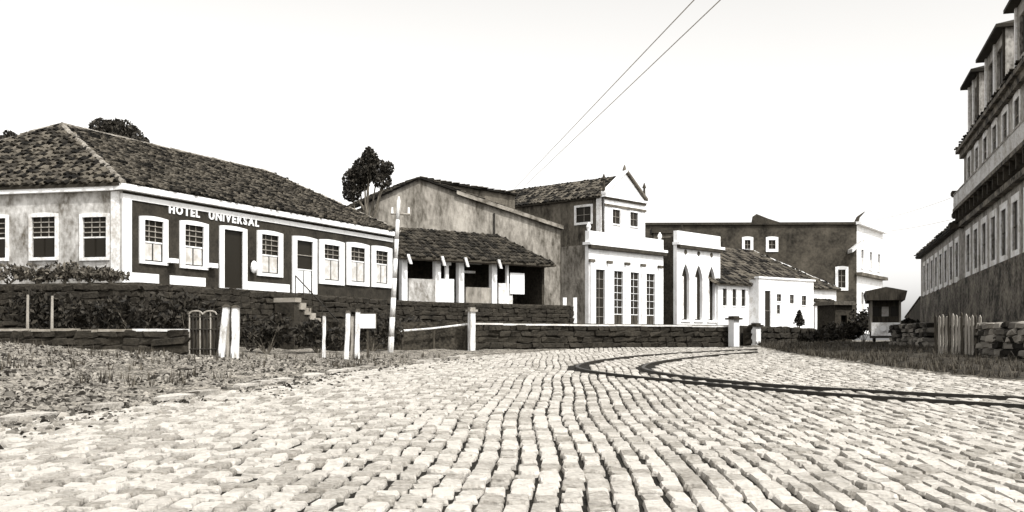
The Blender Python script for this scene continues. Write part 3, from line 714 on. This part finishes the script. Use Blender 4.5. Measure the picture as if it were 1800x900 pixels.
D2 = 3.0; u0, u1 = tf.t(1063, D2), tf.t(1134, D2); ze = tf.z(1063, 346, D2); um = (u0 + u1) / 2; zap = tf.z(1097, 304, D2)
wops = []
for l, r_ in ((1076, 1090), (1107, 1121)): wops.append((tf.t(l, D2), tf.t(r_, D2), tf.z(1098, 396, D2), tf.z(1098, 371, D2)))
build('upper_wall', wall(MB(), tf, u0, u1, zc, ze, wops, .4, D2), 'white', th_)
for o_ in wops: window(th_, tf, *o_, fw=.1, rise=0, cols=2, rows=2, d0=D2)
build('painted_upper_shadow', MB().box(tf, u0 - .05, u1 + .05, D2 - .1, D2 - .002, ze - .2, ze - .004), 'darkwall', th_)  # shade beneath the upper cornice, painted as a dark strip
build('upper_cornice', MB().box(tf, u0 - .2, u1 + .2, D2 - .3, D2 + .4, ze, ze + .2), 'white', th_)
build('string_course', MB().box(tf, u0 - .05, u1 + .05, D2 - .12, D2 - .002, ze - .8, ze - .6), 'darkwall', th_)
build('pediment', MB().profile(tf, [(u0, ze + .2), (u1, ze + .2), (um, zap)], D2, D2 + .4), 'white', th_)
for a, c in (((u0 - .15, ze + .25), (um, zap + .1)), ((u1 + .15, ze + .25), (um, zap + .1))):
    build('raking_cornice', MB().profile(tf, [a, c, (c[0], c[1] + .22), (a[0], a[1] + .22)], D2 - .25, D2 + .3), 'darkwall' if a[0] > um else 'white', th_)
for t, z, hh in ((u0, ze + .3, 1.3), (um, zap + .2, .1), (u1, ze + .3, 1.2)):
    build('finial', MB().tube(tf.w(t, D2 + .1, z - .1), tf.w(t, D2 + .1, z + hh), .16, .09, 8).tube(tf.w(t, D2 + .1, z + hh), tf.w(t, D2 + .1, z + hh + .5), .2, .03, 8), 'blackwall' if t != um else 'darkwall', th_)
# side wall with a window and roof
LS = 24
sfT = Frame(900, 0, (1, 0), 0); q = tf.w(u0, D2, 0); sfT.o = Vector((q.x, q.y, TZ)); sfT.e = -tf.b; sfT.b = tf.e   # t runs towards the front corner
so_ = (sfT.t(1013), sfT.t(1039), sfT.z(1026, 391), sfT.z(1026, 364))
build('side_wall', wall(MB(), sfT, -LS, -.01, 0, ze, [so_], .4, .0), 'darkwall', th_)
window(th_, sfT, *so_, fw=.2, rise=.03, cols=2, rows=2, frame='white2')
build('corner_pilaster', MB().box(sfT, -.9, -.35, -.1, -.002, zc, ze), 'white2', th_)
build('side_band', MB().box(sfT, -14, -.02, -.08, -.002, sfT.z(1000, 462), sfT.z(1000, 459)), 'blackwall', th_)
build('far_side_wall', MB().box(tf, u1 - .3, u1, D2 + .4, D2 + LS, 0, ze - .1), 'darkwall', th_)
zrd = zap - .3
roof(th_, [(tf.w(u0 - .3, D2 + .35, ze + .05), tf.w(um, D2 + .35, zrd), tf.w(um, D2 + LS, zrd), tf.w(u0 - .3, D2 + LS, ze + .05)), (tf.w(um, D2 + .35, zrd), tf.w(u1 + .3, D2 + .35, ze + .05), tf.w(u1 + .3, D2 + LS, ze + .05), tf.w(um, D2 + LS, zrd))], 'tile', .35, .6, [(tf.w(um, D2 + .4, zrd), tf.w(um, D2 + LS, zrd))], rm='tiledark', h=.12)

# ------------------------------------------------------------------ narrow white front with three pointed windows
af = Frame(1190, 96.0, (.673, .74), TZ)
ah = thing('arched_house', 'narrow white parapet fronted house with three tall pointed arch windows', 'house', af.o)
AW = af.t(1266); zp = af.z(1190, 405); zc2 = af.z(1190, 430)
aops = [(af.t(l), af.t(r_), af.z(1200, 562), af.z(1200, 463)) for l, r_ in ((1198, 1212), (1221, 1235), (1244, 1257))]
build('front_wall', wall(MB(), af, 0, AW, 0, zc2, aops, .4), 'white', ah)
for t0, t1, z0, z1 in aops:
    m_ = (t0 + t1) / 2; n = 6; rise = 1.5; w_ = t1 - t0
    wd_ = MB()
    for sgn, te in ((1, t0), (-1, t1)):
        arc = [(te + sgn * (w_ / 2) * math.sin(math.pi / 2 * k / n) ** 1.3 * 1.0 if k else te, z1 - rise + rise * k / n) for k in range(n + 1)]
        arc = [(te + sgn * (w_ / 2) * (k / n) ** 1.8, z1 - rise + rise * k / n) for k in range(n + 1)]
        wd_.profile(af, arc + [(te, z1)], .0 - .02, .3)
    w = build('window', wd_, 'white', ah)
    build('pane', MB().box(af, t0, t1, .3, .32, z0, z1), 'glass', w)
    build('shutter', MB().box(af, t0, t0 + w_ * .45, .16, .2, z0 + .1, z1 - 1.2), 'white2', w)
    build('sill', MB().box(af, t0 - .15, t1 + .15, -.12, -.003, z0 - .2, z0 - .02), 'white', w)
    build('rosette', MB().tube(af.w(m_, -.06, z1 + 1.1), af.w(m_, .0, z1 + 1.1), .2, .26, 10), 'darkwall', w)
build('cornice', MB().box(af, -.15, AW + .35, -.35, .4, zc2, zc2 + .25), 'white', ah)
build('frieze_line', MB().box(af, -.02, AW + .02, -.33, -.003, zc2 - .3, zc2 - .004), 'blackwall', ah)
build('parapet', MB().box(af, .02, AW - .02, -.03, .4, zc2 + .252, zp), 'white', ah)
build('side_wall', MB().box(af, 0, .4, .402, 14, 0, zp - .6), 'blackwall', ah)
build('far_wall', MB().box(af, AW - .4, AW, .402, 14, 0, zc2 - .4), 'darkwall', ah)
t = af.t(1200)
build('finial', MB().tube(af.w(t, .1, zp), af.w(t, .1, zp + .7), .15, .05, 6), 'blackwall', ah)
roof(ah, [(af.w(.4, .4, zc2), af.w(AW - .2, .4, zc2), af.w(AW - .2, 14, zc2 + 1), af.w(.4, 14, zc2 + 1))], 'tiledark', .4, .6)
ch_ = at(1165, 410, 104)
cm = thing('chimney', 'squat dark chimney stack rising between theatre and pointed window house', 'chimney', (ch_.x, 104, TZ)); fr = Frame(900, 104, (1, 0), 0, X=ch_.x)
build('stack', MB().box(fr, -.9, .8, 0, 1.4, TZ, ch_.z), 'darkwall', cm); build('cap', MB().box(fr, -1.1, 1.0, -.2, 1.6, ch_.z, ch_.z + .5), 'blackwall', cm)

# ------------------------------------------------------------------ low white wing, white house, annex
wf = Frame(1334, 103.0, (.78, .62), TZ); wf.o = wf.w(wf.t(1262, 1.2), 1.2, 0)
wg = thing('low_house', 'low white house with four slit windows and a hipped tile roof', 'house', wf.o)
WW = wf.t(1470); ztop = wf.z(1262, 499); zbase = 0
wops = [(wf.t(l), wf.t(r_), wf.z(1290, 538), wf.z(1290, 508)) for l, r_ in ((1270, 1277), (1287, 1294), (1303, 1310), (1321, 1328))]
build('front_wall', wall(MB(), wf, 0, WW, 0, ztop, wops, .4), 'white', wg)
for o_ in wops: window(wg, wf, *o_, fw=.08, rise=0, cols=1, rows=2, proud=.05)
DZ = 8.0; zr3 = wf.z(1300, 440, DZ)
ra, rb = wf.w(-1, DZ, zr3), wf.w(wf.t(1325, DZ), DZ, zr3)
roof(wg, [(wf.w(-.8, -.4, ztop + .02), wf.w(WW + .3, -.4, ztop + .02), rb, ra), (wf.w(WW + .3, -.4, ztop + .02), wf.w(WW + .3, 2 * DZ, ztop + .02), rb)], 'tile', .4, .7, [(rb, wf.w(WW + .3, -.4, ztop + .02))], h=.13, rm='coping')
build('end_wall', MB().box(wf, WW - .4, WW, .4, 15, 0, ztop - .05), 'darkwall', wg)
build('left_wall', MB().box(wf, 0, .4, .4, 12, 0, ztop - .05), 'darkwall', wg)
ef = Frame(1334, 103.0, (.78, .62), TZ)
eh = thing('white_house', 'plain white parapet house with a dark doorway and three small windows', 'house', ef.o)
EW = ef.t(1430); ze2 = ef.z(1334, 489)
eops = [(ef.t(1344), ef.t(1354), .1, ef.z(1349, 511)), (ef.t(1365), ef.t(1373), ef.z(1369, 530), ef.z(1369, 517)), (ef.t(1388), ef.t(1395), ef.z(1391, 534), ef.z(1391, 518)), (ef.t(1409), ef.t(1417), ef.z(1413, 537), ef.z(1413, 520)), (ef.t(1365), ef.t(1371), ef.z(1369, 552), ef.z(1369, 536))]
build('front_wall', wall(MB(), ef, 0, EW, 0, ze2, eops, .4), 'white', eh)
for i, o_ in enumerate(eops): window(eh, ef, *o_, fw=.07, rise=.04, cols=1 if i == 0 else 2, rows=2, sill=i > 0, name='door' if i == 0 else 'window', proud=.04)
build('parapet_cap', MB().box(ef, -.15, EW + .15, -.15, .45, ze2, ze2 + .18), 'white', eh)
for a_ in (0, EW - .35): build('side_wall', MB().box(ef, a_, a_ + .35, .402, 1.19, 0, ze2 - .1), 'white2', eh)
build('flat_roof', MB().box(ef, .35, EW - .35, .402, 1.19, ze2 - .6, ze2 - .4), 'darkwall', eh)
xf = Frame(1433, 109.0, (.78, .62), TZ)
xa = thing('annex', 'small white annex with one slit window right of the plain white house', 'annex', xf.o)
XW = xf.t(1466); zx = xf.z(1433, 532); xo = [(xf.t(1446), xf.t(1452), xf.z(1449, 560), xf.z(1449, 541))]
build('front_wall', wall(MB(), xf, 0, XW, 0, zx, xo, .4), 'white', xa)
window(xa, xf, *xo[0], fw=.07, rise=0, cols=1, rows=2, proud=.04)
for a_ in (0, XW - .3): build('side_wall', MB().box(xf, a_, a_ + .3, .402, .62, 0, zx - .05), 'darkwall', xa)
roof(xa, [(xf.w(-.2, -.4, zx + .02), xf.w(XW + .5, -.4, zx + .02), xf.w(XW + .4, .7, zx + .45), xf.w(-.2, .7, zx + .45))], 'tiledark', .4, .6)

# ------------------------------------------------------------------ big dark house at the back
df = Frame(1130, 128.0, (1, -.03), TZ)
dk = thing('manor_house', 'huge dark sided house behind with a stepped roofline and white end front', 'house', df.o)
DW = df.t(1506); zd = df.z(1140, 396)
do = [(df.t(l), df.t(r_), df.z(l, bb), df.z(l, tt)) for l, r_, tt, bb in ((1309, 1319, 422, 438), (1351, 1363, 422, 438), (1473, 1486, 474, 506))]
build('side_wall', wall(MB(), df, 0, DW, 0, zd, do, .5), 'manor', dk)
for i, o_ in enumerate(do): window(dk, df, *o_, fw=.34, rise=.1, cols=2, rows=2 if i < 2 else 3, proud=.1)
build('eave_band', MB().box(df, -.2, DW + .3, -.25, .5, zd, zd + .3), 'blackwall', dk)
build('gablet', MB().profile(df, [(df.t(1322), zd + .3), (df.t(1372), zd + .3), (df.t(1350), df.z(1345, 384)), (df.t(1330), df.z(1330, 376)), (df.t(1324), df.z(1324, 380))], 0, .5), 'blackwall', dk)
build('low_roof', MB().prism([df.w(-.2, .5, zd + .3), df.w(DW, .5, zd + .3), df.w(DW, 16, zd + .3), df.w(-.2, 16, zd + .3)], [df.w(2, 5, zd + .8), df.w(DW - .1, 5, zd + .8), df.w(DW - .1, 11, zd + .8), df.w(2, 11, zd + .8)]), 'tiledark', dk)
ff = Frame(900, 0, (.55, .835), TZ); q = df.w(DW, 0, 0); ff.o = Vector((q.x, q.y, TZ))
FW = 13.0; fo = []
for k in range(3):
    a = 1.8 + k * 4.2
    fo += [(a, a + 1.2, zd * .62, zd * .62 + 2.2), (a, a + 1.2, 2.2, 5.2)]
build('front_wall', wall(MB(), ff, .02, FW, 0, zd, fo, .4), 'white', dk)
for o_ in fo: window(dk, ff, *o_, fw=.2, rise=.1, cols=2, rows=3, proud=.1, lower=.5)
build('front_cornice', MB().box(ff, -.3, FW + .2, -.6, .4, zd, zd + .35), 'white', dk)
build('string_course', MB().box(ff, -.3, FW, -.7, -.003, zd * .62 - 1.2, zd * .62 - .8), 'darkwall', dk)
build('corner_finial', MB().tube(df.w(DW, .1, zd + .3), df.w(DW + .2, .1, zd + .9), .28, .2, 6).tube(df.w(DW + .2, .1, zd + .9), df.w(DW + 1.0, .1, zd + 1.6), .2, .05, 6), 'blackwall', dk)
pc = df.t(1490); build('porch_roof', MB().prism([df.w(pc, -2, df.z(1490, 446)), df.w(DW + .3, -2, df.z(1500, 430)), df.w(DW + .3, -.02, df.z(1500, 430)), df.w(pc, -.02, df.z(1490, 446))], [df.w(pc, -2, df.z(1490, 440)), df.w(DW + .3, -2, df.z(1500, 424)), df.w(DW + .3, -.02, df.z(1500, 424)), df.w(pc, -.02, df.z(1490, 440))]), 'white2', dk)

# ------------------------------------------------------------------ the stone street wall
wl0, wl1 = Vector((-1.87, 48, 0)), Vector((12.2, 57, 0)); sw = Frame(900, 48, wl1 - wl0, 0, X=-1.87); SWL = (wl1 - wl0).length
swt = thing('street_wall', 'long dark rubble street wall with a thin pale coping', 'wall', (wl0.x, wl0.y, .95))
stone_wall(swt, sw, 0, SWL, .82, 2.24, .5, .27, 0, .4, 'stone', True)
build('core', MB().box(sw, .05, SWL - .05, .02, .4, .6, 2.2), 'mortar', swt)
x = 0
while x < SWL - .3:
    L = min(U(1.1, 2.0), SWL - x); z = 2.3 + U(-.012, .012); build('coping_stone', MB().box(sw, x, x + L - .015, -.24, .36, z - .08, z), 'coping', swt); x += L
def wpost(label, px, top, Y, w=.34, m='white', cap='blackwall', bot=None):
    X = (px - 900) / FPX * Y; fr = Frame(900, Y, (.84, .54), 0, X=X); zt = EYE + (HZ - top) / FPX * Y; zb = gz(X, Y) - .05
    t = thing('wall_pillar', label, 'pillar', (X, Y, zb), 'pillars along the street wall')
    build('shaft', MB().box(fr, -w / 2, w / 2, -w / 2, w / 2, zb, zt), m, t)
    build('cap', MB().box(fr, -w * .8, w * .8, -w * .8, w * .8, zt, zt + .1).box(fr, -w * .5, w * .5, -w * .5, w * .5, zt + .1, zt + .2), cap, t)
wpost('white end pillar at the left end of the street wall', 829, 548, 47.6, .26, 'woodwhite', 'wood')
wpost('white dark capped pillar at the right end of the street wall', 1290, 562, 56.2, .42)
wpost('shorter white dark capped pillar just past the right end of the street wall', 1329, 574, 58.5, .38)
for px, lab in ((993, 'thin white post on the terrace below the theatre side wall, left one'), (1011, 'thin white post on the terrace below the theatre side wall, right one')):
    p = at(px, 523, 66); o = build('terrace_post', MB().box(Frame(900, 66, (1, 0), 0, X=p.x), -.12, .12, 0, .2, TZ - .02, p.z), 'white', None, False, (p.x, 66, TZ - .02)); tag(o, lab, 'post', 'terrace posts')
# right continuation: low bank wall
lb0, lb1 = Vector((13.6, 58.6, 0)), Vector((20.5, 70, 0)); lf = Frame(900, lb0.y, lb1 - lb0, 0, X=lb0.x)
bw = thing('bank_wall', 'low dark bank wall below the plain white house', 'wall', (lb0.x, lb0.y, 1)); stone_wall(bw, lf, 0, (lb1 - lb0).length, .9, 2.3, .7, .35, 0, .4, 'stone', True)
build('core', MB().box(lf, .05, (lb1 - lb0).length - .05, .02, .4, .7, 2.2), 'mortar', bw)
p = at(1405, 580, 78); 
t = thing('sapling', 'small dark conical sapling against the plain white house', 'tree', (p.x, 78, TZ - .02)); top_ = at(1405, 554, 78)
lbm = MB(); 
for k in range(5): leaves(lbm, (p.x, 78, TZ + .5 + (top_.z - TZ - .4) * k / 4), (.45 - .08 * k, .45 - .08 * k, .28), 130, .11)
build('trunk', MB().tube((p.x, 78, TZ - .02), (p.x, 78, top_.z - .3), .06, .03), 'bark', t); build('crown', lbm, 'leaf', t)

# ------------------------------------------------------------------ streetcar in the distance
YS = 62.0; zs = 1.27; cx = (1557 - 900) / FPX * YS; fr = Frame(900, YS, (.95, -.31), zs, X=cx)
tc = thing('streetcar', 'small dark streetcar with overhanging roof coming up the street', 'streetcar', (cx, YS, zs))
hw = .82; zf_ = EYE + (HZ - 528) / FPX * YS - zs; 
build('floor_frame', MB().box(fr, -hw, hw, .2, 5.5, .45, .75), 'wooddark', tc)
build('dash_panel', MB().box(fr, -hw, hw, 0, .08, .4, 1.3), 'white2', tc)
build('bumper', MB().box(fr, -hw - .1, hw + .1, -.12, -.002, .35, .5), 'iron', tc)
for s in (-1, 1):
    for y in (.1, 1.8, 3.6, 5.4): build('post', MB().box(fr, s * hw - .06, s * hw + .06, y, y + .1, .752, zf_), 'wood', tc)
build('bulkhead', MB().box(fr, -hw + .062, hw - .062, 1.0, 1.08, .752, zf_), 'wooddark', tc)
for s in (-1, 0, 1): build('front_window', MB().box(fr, s * .52 - .2, s * .52 + .2, .97, .998, 1.7, zf_ - .35), 'glass' if s else 'curtain', tc)
for s in (-1, 1): build('side_screen', MB().box(fr, s * (hw - .05) - .02, s * (hw - .05) + .02, 1.085, 5.38, .752, zf_), 'wooddark', tc)
build('roof', MB().profile(fr, [(-hw - .25, zf_), (hw + .25, zf_), (hw + .38, zf_ + .55), (hw * .5, zf_ + .72), (0, zf_ + .8), (-hw * .5, zf_ + .72), (-hw - .38, zf_ + .55)], -.5, 6), 'wooddark', tc)
build('headlight', MB().tube(fr.w(-.15, -.12, .95), fr.w(-.15, -.002, .95), .19, .15, 10), 'white', tc)
for s in (-1, 1):
    for y in (1.4, 4.0): build('wheel', MB().tube(fr.w(s * .6 - .06, y, .36), fr.w(s * .6 + .06, y, .36), .36, None, 14), 'iron', tc)
for k in range(4): build('bench', MB().box(fr, -hw + .07, hw - .07, 1.4 + k, 1.6 + k, .752, 1.25), 'wood', tc)
# dark hut and bushes beside it
fr = Frame(1468, 80, (.95, .3), 1.25)
ht = thing('hut', 'small dark hut with a flat lid roof left of the streetcar', 'hut', fr.o); t1 = fr.t(1498); zt = fr.z(1468, 536)
build('walls', wall(MB(), fr, 0, t1, 0, zt, [(t1 * .35, t1 * .7, 1.0, 2.2)], .2), 'blackwall', ht); build('back', MB().box(fr, 0, t1, 2.2, 2.4, 0, zt), 'blackwall', ht)
for a_ in (0, t1 - .15): build('side', MB().box(fr, a_, a_ + .15, .202, 2.2, 0, zt), 'blackwall', ht)
build('roof', MB().prism([fr.w(-.3, -.3, zt), fr.w(t1 + .3, -.3, zt), fr.w(t1 + .3, 2.6, zt), fr.w(-.3, 2.6, zt)], [fr.w(-.1, -.1, zt + .3), fr.w(t1 + .1, -.1, zt + .3), fr.w(t1 + .1, 2.4, zt + .3), fr.w(-.1, 2.4, zt + .3)]), 'wooddark', ht)
for i, (px, Y, rx, h) in enumerate([(1517, 72, 1.0, 2.4), (1590, 64, 1.0, 1.6), (1478, 66, 1.4, 1.3), (1440, 60, 1.2, .9)]):
    X = (px - 900) / FPX * Y; shrub(['tall dark bush just left of the streetcar', 'dark bush right of the streetcar', 'dark bush in front of the small hut', 'low dark bush on the bank right of the pillars'][i], (X, Y, gz(X, Y) - .03 if i != 3 else gz(X, Y) - .03), rx, .9, h, 800, .16, 'leaf', 'bushes by the far bend')

# ------------------------------------------------------------------ the tall houses on the right
OFF = 8.0; TA = .3
def yw(px, off=OFF): return off / ((px - 900) / FPX - TA)
def rframe(Y, z0): return Frame(900, Y, (-TA, -1), z0, X=OFF + TA * Y)
GZ0 = 1.2
lg = rframe(80.5, GZ0)
low = thing('row_building', 'lower two storey range with a row of white framed windows going down the street', 'building', lg.o)
t_end = (lg.o - rframe(56.6, 0).o).xy.length
zge = (EYE + 143 / FPX * 80.5 - GZ0); zws, zwt = 5.15 - GZ0, 7.15 - GZ0
gops = []; x = 2.2
while x < t_end - 1.6: gops.append((x, x + 1.25, zws, zwt)); x += 2.75
build('base_wall', MB().box(lg, -.05, t_end - .02, -.06, .5, 0, zws - .25), 'baseblock', low)
build('upper_wall', wall(MB(), lg, 0, t_end - .02, zws - .25, zge, gops, .4), 'fwall', low)
for o_ in gops: window(low, lg, *o_, fw=.3, rise=.0, cols=1, rows=2, proud=.04, bars='wooddark', frame='white2')
build('eave', MB().box(lg, -.3, t_end - .03, -.35, .4, zge, zge + .16), 'blackwall', low)
build('end_wall', MB().box(lg, .02, .4, .42, 9, 0, zge), 'fwall', low)
roof(low, [(lg.w(-.3, -.4, zge + .18), lg.w(t_end - .02, -.4, zge + .18), lg.w(t_end - .02, 6, zge + 1.8), lg.w(2, 6, zge + 1.8)), (lg.w(-.3, -.4, zge + .18), lg.w(2, 6, zge + 1.8), lg.w(-.4, 9, zge + .18))], 'tiledark', .3, .5)
ew = thing('yard_wall', 'dark yard wall running on from the lower range toward the streetcar', 'wall', lg.w(-15, 0, 0)); build('wall', MB().profile(lg, [(-15, 0), (-.08, 0), (-.08, zws - .3), (-15, zws - 1.6)], -.04, .4), 'blackwall', ew)
build('coping', MB().profile(lg, [(-15, zws - 1.6), (-.08, zws - .3), (-.08, zws - .18), (-15, zws - 1.48)], -.1, .46), 'stone', ew)

hgf = rframe(56.6, GZ0); HL = 22.0
hg = thing('tall_building', 'tall three storey corner building with roof dormer pavilions on the right', 'building', hgf.o)
zcor = EYE + 330 / FPX * 56.4 - GZ0
def trow(y0, y1, st, wdt, start): 
    o = []; x = start
    while x < HL - wdt - .4: o.append((x, x + wdt, y0, y1)); x += st
    return o
row1 = trow(zws, zwt, 2.75, 1.25, 1.2); zf2 = 8.6 - GZ0; row2 = trow(9.3 - GZ0, 11.25 - GZ0, 2.75, 1.15, 1.6)
build('base_wall', MB().box(hgf, -.02, HL, -.08, .5, 0, zws - .25), 'baseblock', hg)
build('upper_wall', wall(MB(), hgf, 0, HL, zws - .25, zcor - .01, row1 + row2, .4), 'fwall', hg)
for o_ in row1: window(hg, hgf, *o_, fw=.3, rise=0, cols=1, rows=2, proud=.04, bars='wooddark', frame='white2')
for o_ in row2: window(hg, hgf, *o_, fw=.22, rise=.1, cols=2, rows=3, proud=.04, frame='white2', sill=False)
build('end_wall', MB().box(hgf, .02, .42, .402, 12, 0, zcor - .01), 'gable', hg)
build('cornice', MB().box(hgf, -.35, HL, -.4, .4, zcor, zcor + .18).box(hgf, -.15, HL, -.22, .4, zcor - .3, zcor - .002), 'baseblock', hg)
build('belt_course', MB().box(hgf, -.3, HL, -.3, -.002, 7.75 - GZ0, 8.0 - GZ0), 'baseblock', hg)
bal = build('balcony', MB().box(hgf, -.3, HL, -.55, -.003, zf2, zf2 + .18), 'baseblock', hg)
k = 0; x = 0.0
while x < HL:
    build('bracket', MB().profile(hgf, [(x, zf2 - .55), (x + .16, zf2 - .55), (x + .16, zf2 - .003), (x, zf2 - .003)], -.45, -.003), 'blackwall', bal); x += 1.4
rl = MB(); x = -.2
while x < HL: rl.box(hgf, x, x + .05, -.52, -.47, zf2 + .182, zf2 + .9); x += .22
stuff(build('balusters', rl, 'white2', bal)); build('railing', MB().box(hgf, -.25, HL, -.54, -.45, zf2 + .9, zf2 + .98), 'fwall', bal)
for zq, s in ((9.6, .75), (9.0, .6), (8.4, .7), (7.85, .9)):
    build('corner_ornament', MB().prism([hgf.w(-.1 - s * .9 * q_, -.8 * s, zq - GZ0 + dz) for q_, dz in ((0, -.16), (1, 0), (1, .16), (0, .2))], [hgf.w(-.1 - s * .9 * q_, .3, zq - GZ0 + dz) for q_, dz in ((0, -.16), (1, 0), (1, .16), (0, .2))]), 'blackwall' if s != .6 else 'white2', hg)
build('ceiling', MB().box(hgf, .42, HL, .42, 12, zcor - .2, zcor - .012), 'blackwall', hg)
def ty(px): return hgf.t(px)
zpv = 14.75 - GZ0
for i, (a, c) in enumerate(((2.9, 6.3), (8.5, 13.8), (16.2, 21.4))):
    pv = build('dormer', wall(MB(), hgf, a, c, zcor + .182, zpv, [(a + (c - a) * .16, a + (c - a) * .40, zcor + .8, zpv - .5), (a + (c - a) * .6, a + (c - a) * .84, zcor + .8, zpv - .5)], .3, -.1).box(hgf, a, a + .3, .202, 4.5, zcor + .182, zpv).box(hgf, c - .3, c, .202, 4.5, zcor + .182, zpv), 'fwall', hg)
    for q_ in (.16, .6): build('dormer_window', MB().box(hgf, a + (c - a) * q_, a + (c - a) * (q_ + .24), .02, .06, zcor + .8, zpv - .5), 'glass', pv)
    for q_ in (.04, .5, .96): build('corner_post', MB().box(hgf, a + (c - a) * q_ - .12, a + (c - a) * q_ + .12, -.18, -.102, zcor + .182, zpv), 'blackwall' if q_ == .96 else 'white2', pv)
    e = .4; lo = [hgf.w(a - e, -.1 - e, zpv), hgf.w(c + e * .5, -.1 - e, zpv), hgf.w(c + e * .5, 4.8, zpv), hgf.w(a - e, 4.8, zpv)]
    build('dormer_roof', MB().prism(lo, [p + Vector((0, 0, .14)) for p in lo]).add([p + Vector((0, 0, .142)) for p in lo] + [hgf.w(a + 1.5, 2.0, zpv + 1.0), hgf.w(c - 1.5, 2.0, zpv + 1.0)], [(0, 1, 5, 4), (1, 2, 5), (2, 3, 4, 5), (3, 0, 4)]), 'tiledark', pv)
roof(hg, [(hgf.w(-.3, -.38, zcor + .19), hgf.w(HL, -.38, zcor + .19), hgf.w(HL, 6, zcor + 1.1), hgf.w(3, 6, zcor + 1.1))], 'tiledark', .3, .5)

# ------------------------------------------------------------------ plank fence and rough wall on the right
fp = thing('plank_fence', 'ragged upright plank fence on the right verge below the tall building', 'fence', at(1683, 636, 37)); n = 14
f0, f1 = at(1645, 640, 37.5), at(1722, 640, 35.5)
for k in range(n):
    q = k / (n - 1); p = f0.lerp(f1, q); w = .105 + U(-.02, .02); zb = gz(p.x, p.y) - .05; zt = EYE + (HZ - (556 + U(-5, 6))) / FPX * p.y; ln = U(-.05, .05)
    fr = Frame(900, p.y, f1 - f0, 0, X=p.x)
    v = [fr.w(-w / 2, 0, zb), fr.w(w / 2, 0, zb), fr.w(w / 2 + ln, 0, zt - .03), fr.w(ln, 0, zt + .06), fr.w(-w / 2 + ln, 0, zt - .03)]
    build('plank', MB().prism(v, [a + fr.b * .03 for a in v]), 'wood' if k % 4 else 'wooddark', fp)
fr = Frame(900, f0.y, f1 - f0, 0, X=f0.x); Lf = (f1 - f0).xy.length
for zq in (1.25, 1.95): build('rail', MB().box(fr, -.1, Lf + .1, .035, .09, zq, zq + .09), 'wooddark', fp)
w0, w1 = at(1722, 620, 36), at(1850, 640, 30.5); rr = Frame(900, w0.y, w1 - w0, 0, X=w0.x); Lw = (w1 - w0).xy.length
rwl = thing('rubble_wall', 'crumbling pale rubble wall right of the plank fence', 'wall', (w0.x, w0.y, 1)); BL = 'clod'
stone_wall(rwl, rr, 0, Lw, .75, 2.1, .36, .24, 0, .45, 'clod', True, ztop=lambda t: 2.25 + .25 * noise.noise((t * .7, 1, 2)))
build('core', MB().box(rr, .05, Lw - .05, .0, .4, .6, 1.85), 'verge', rwl)
w0, w1 = at(1572, 600, 54), at(1640, 610, 47); rr = Frame(900, w0.y, w1 - w0, 0, X=w0.x); Lw = (w1 - w0).xy.length
rw2 = thing('rubble_wall', 'short pale rubble wall between the streetcar and the plank fence', 'wall', (w0.x, w0.y, 1))
stone_wall(rw2, rr, 0, Lw, 1.2, 2.3, .38, .24, 0, .45, 'clod', True); build('core', MB().box(rr, .05, Lw - .05, .0, .4, .9, 2.15), 'verge', rw2)

# ------------------------------------------------------------------ trees
B = (-9.28, 65.5, TZ - .05)
def bl(px, py, Y, rx, rz, ry=None): c = at(px, py, Y); return ((c.x, c.y, c.z), (rx, ry or rx, rz))
tree('roadside_tree', 'dark crowned tree with a jagged top between hotel and warehouse', B, (B[0], B[1], 9.6),
     [bl(622, 320, 65.5, .75, .85), bl(618, 338, 65.3, .6, .6), bl(640, 300, 65.5, .8, .9), bl(650, 282, 65.5, .55, .8), bl(648, 270, 65.5, .28, .45), bl(664, 300, 65.8, .75, .75), bl(680, 296, 65.5, .45, .45), bl(672, 318, 65.2, .6, .5), bl(632, 312, 66.2, .8, .9)], 'leaf', .26, 1300, .125)
B = (-26.0, 60.5, TZ - .05); cc = [bl(176, 222, 60.5, .6, .45), bl(192, 232, 60.5, .9, .7), bl(212, 228, 60.8, .9, .6), bl(228, 240, 60.5, .8, .6), bl(244, 252, 60.3, .6, .45), bl(200, 246, 60.3, 1.2, .8), bl(222, 252, 60.3, 1.2, .6)]
B = (cc[2][0][0], 60.5, TZ - .05)
tree('garden_tree', 'dark ragged tree top showing above the hotel roof ridge', B, (B[0], B[1], 12.5), cc, 'leaf', .3, 800, .15)
cc = [bl(20, 238, 64, .35, .2), bl(14, 234, 64, .25, .15), bl(10, 246, 64, .5, .3)]
tree('garden_tree', 'tip of a tree just breaking the hotel roofline at the left edge', (cc[0][0][0], 64, TZ - .05), (cc[0][0][0], 64, 13), cc, 'leaf', .2, 700, .15)

# ------------------------------------------------------------------ wires
def wire(label, a, c, sag, r=.018):
    a, c = Vector(a), Vector(c); n = 24; pts = [a.lerp(c, k / n) - Vector((0, 0, 4 * sag * (k / n) * (1 - k / n))) for k in range(n + 1)]
    o = build('overhead_wire', MB().path(pts, r, 5), 'wire', None, False, a); tag(o, label, 'wire', 'overhead wires'); return o
def ext(p, q, k): return Vector(p) + (Vector(q) - Vector(p)) * k
e0 = at(905, 331, 88.5); n0 = at(1220, 0, 26); wire('upper of two thin wires slanting across the sky to the theatre roof', e0, ext(e0, n0, 1.35), .0, .0145)
e0 = at(918, 331, 89.5); n0 = at(1266, 0, 26); wire('lower of two thin wires slanting across the sky to the theatre roof', e0, ext(e0, n0, 1.35), .0, .0145)
wire('faint level wire from the dark manor roof to the tall building, upper', at(1518, 389, 127), hgf.w(.2, -.02, 9.6 - GZ0), .3, .012)
wire('faint level wire from the dark manor roof to the tall building, lower', at(1512, 408, 127), hgf.w(.3, -.02, 8.3 - GZ0), .3, .012)
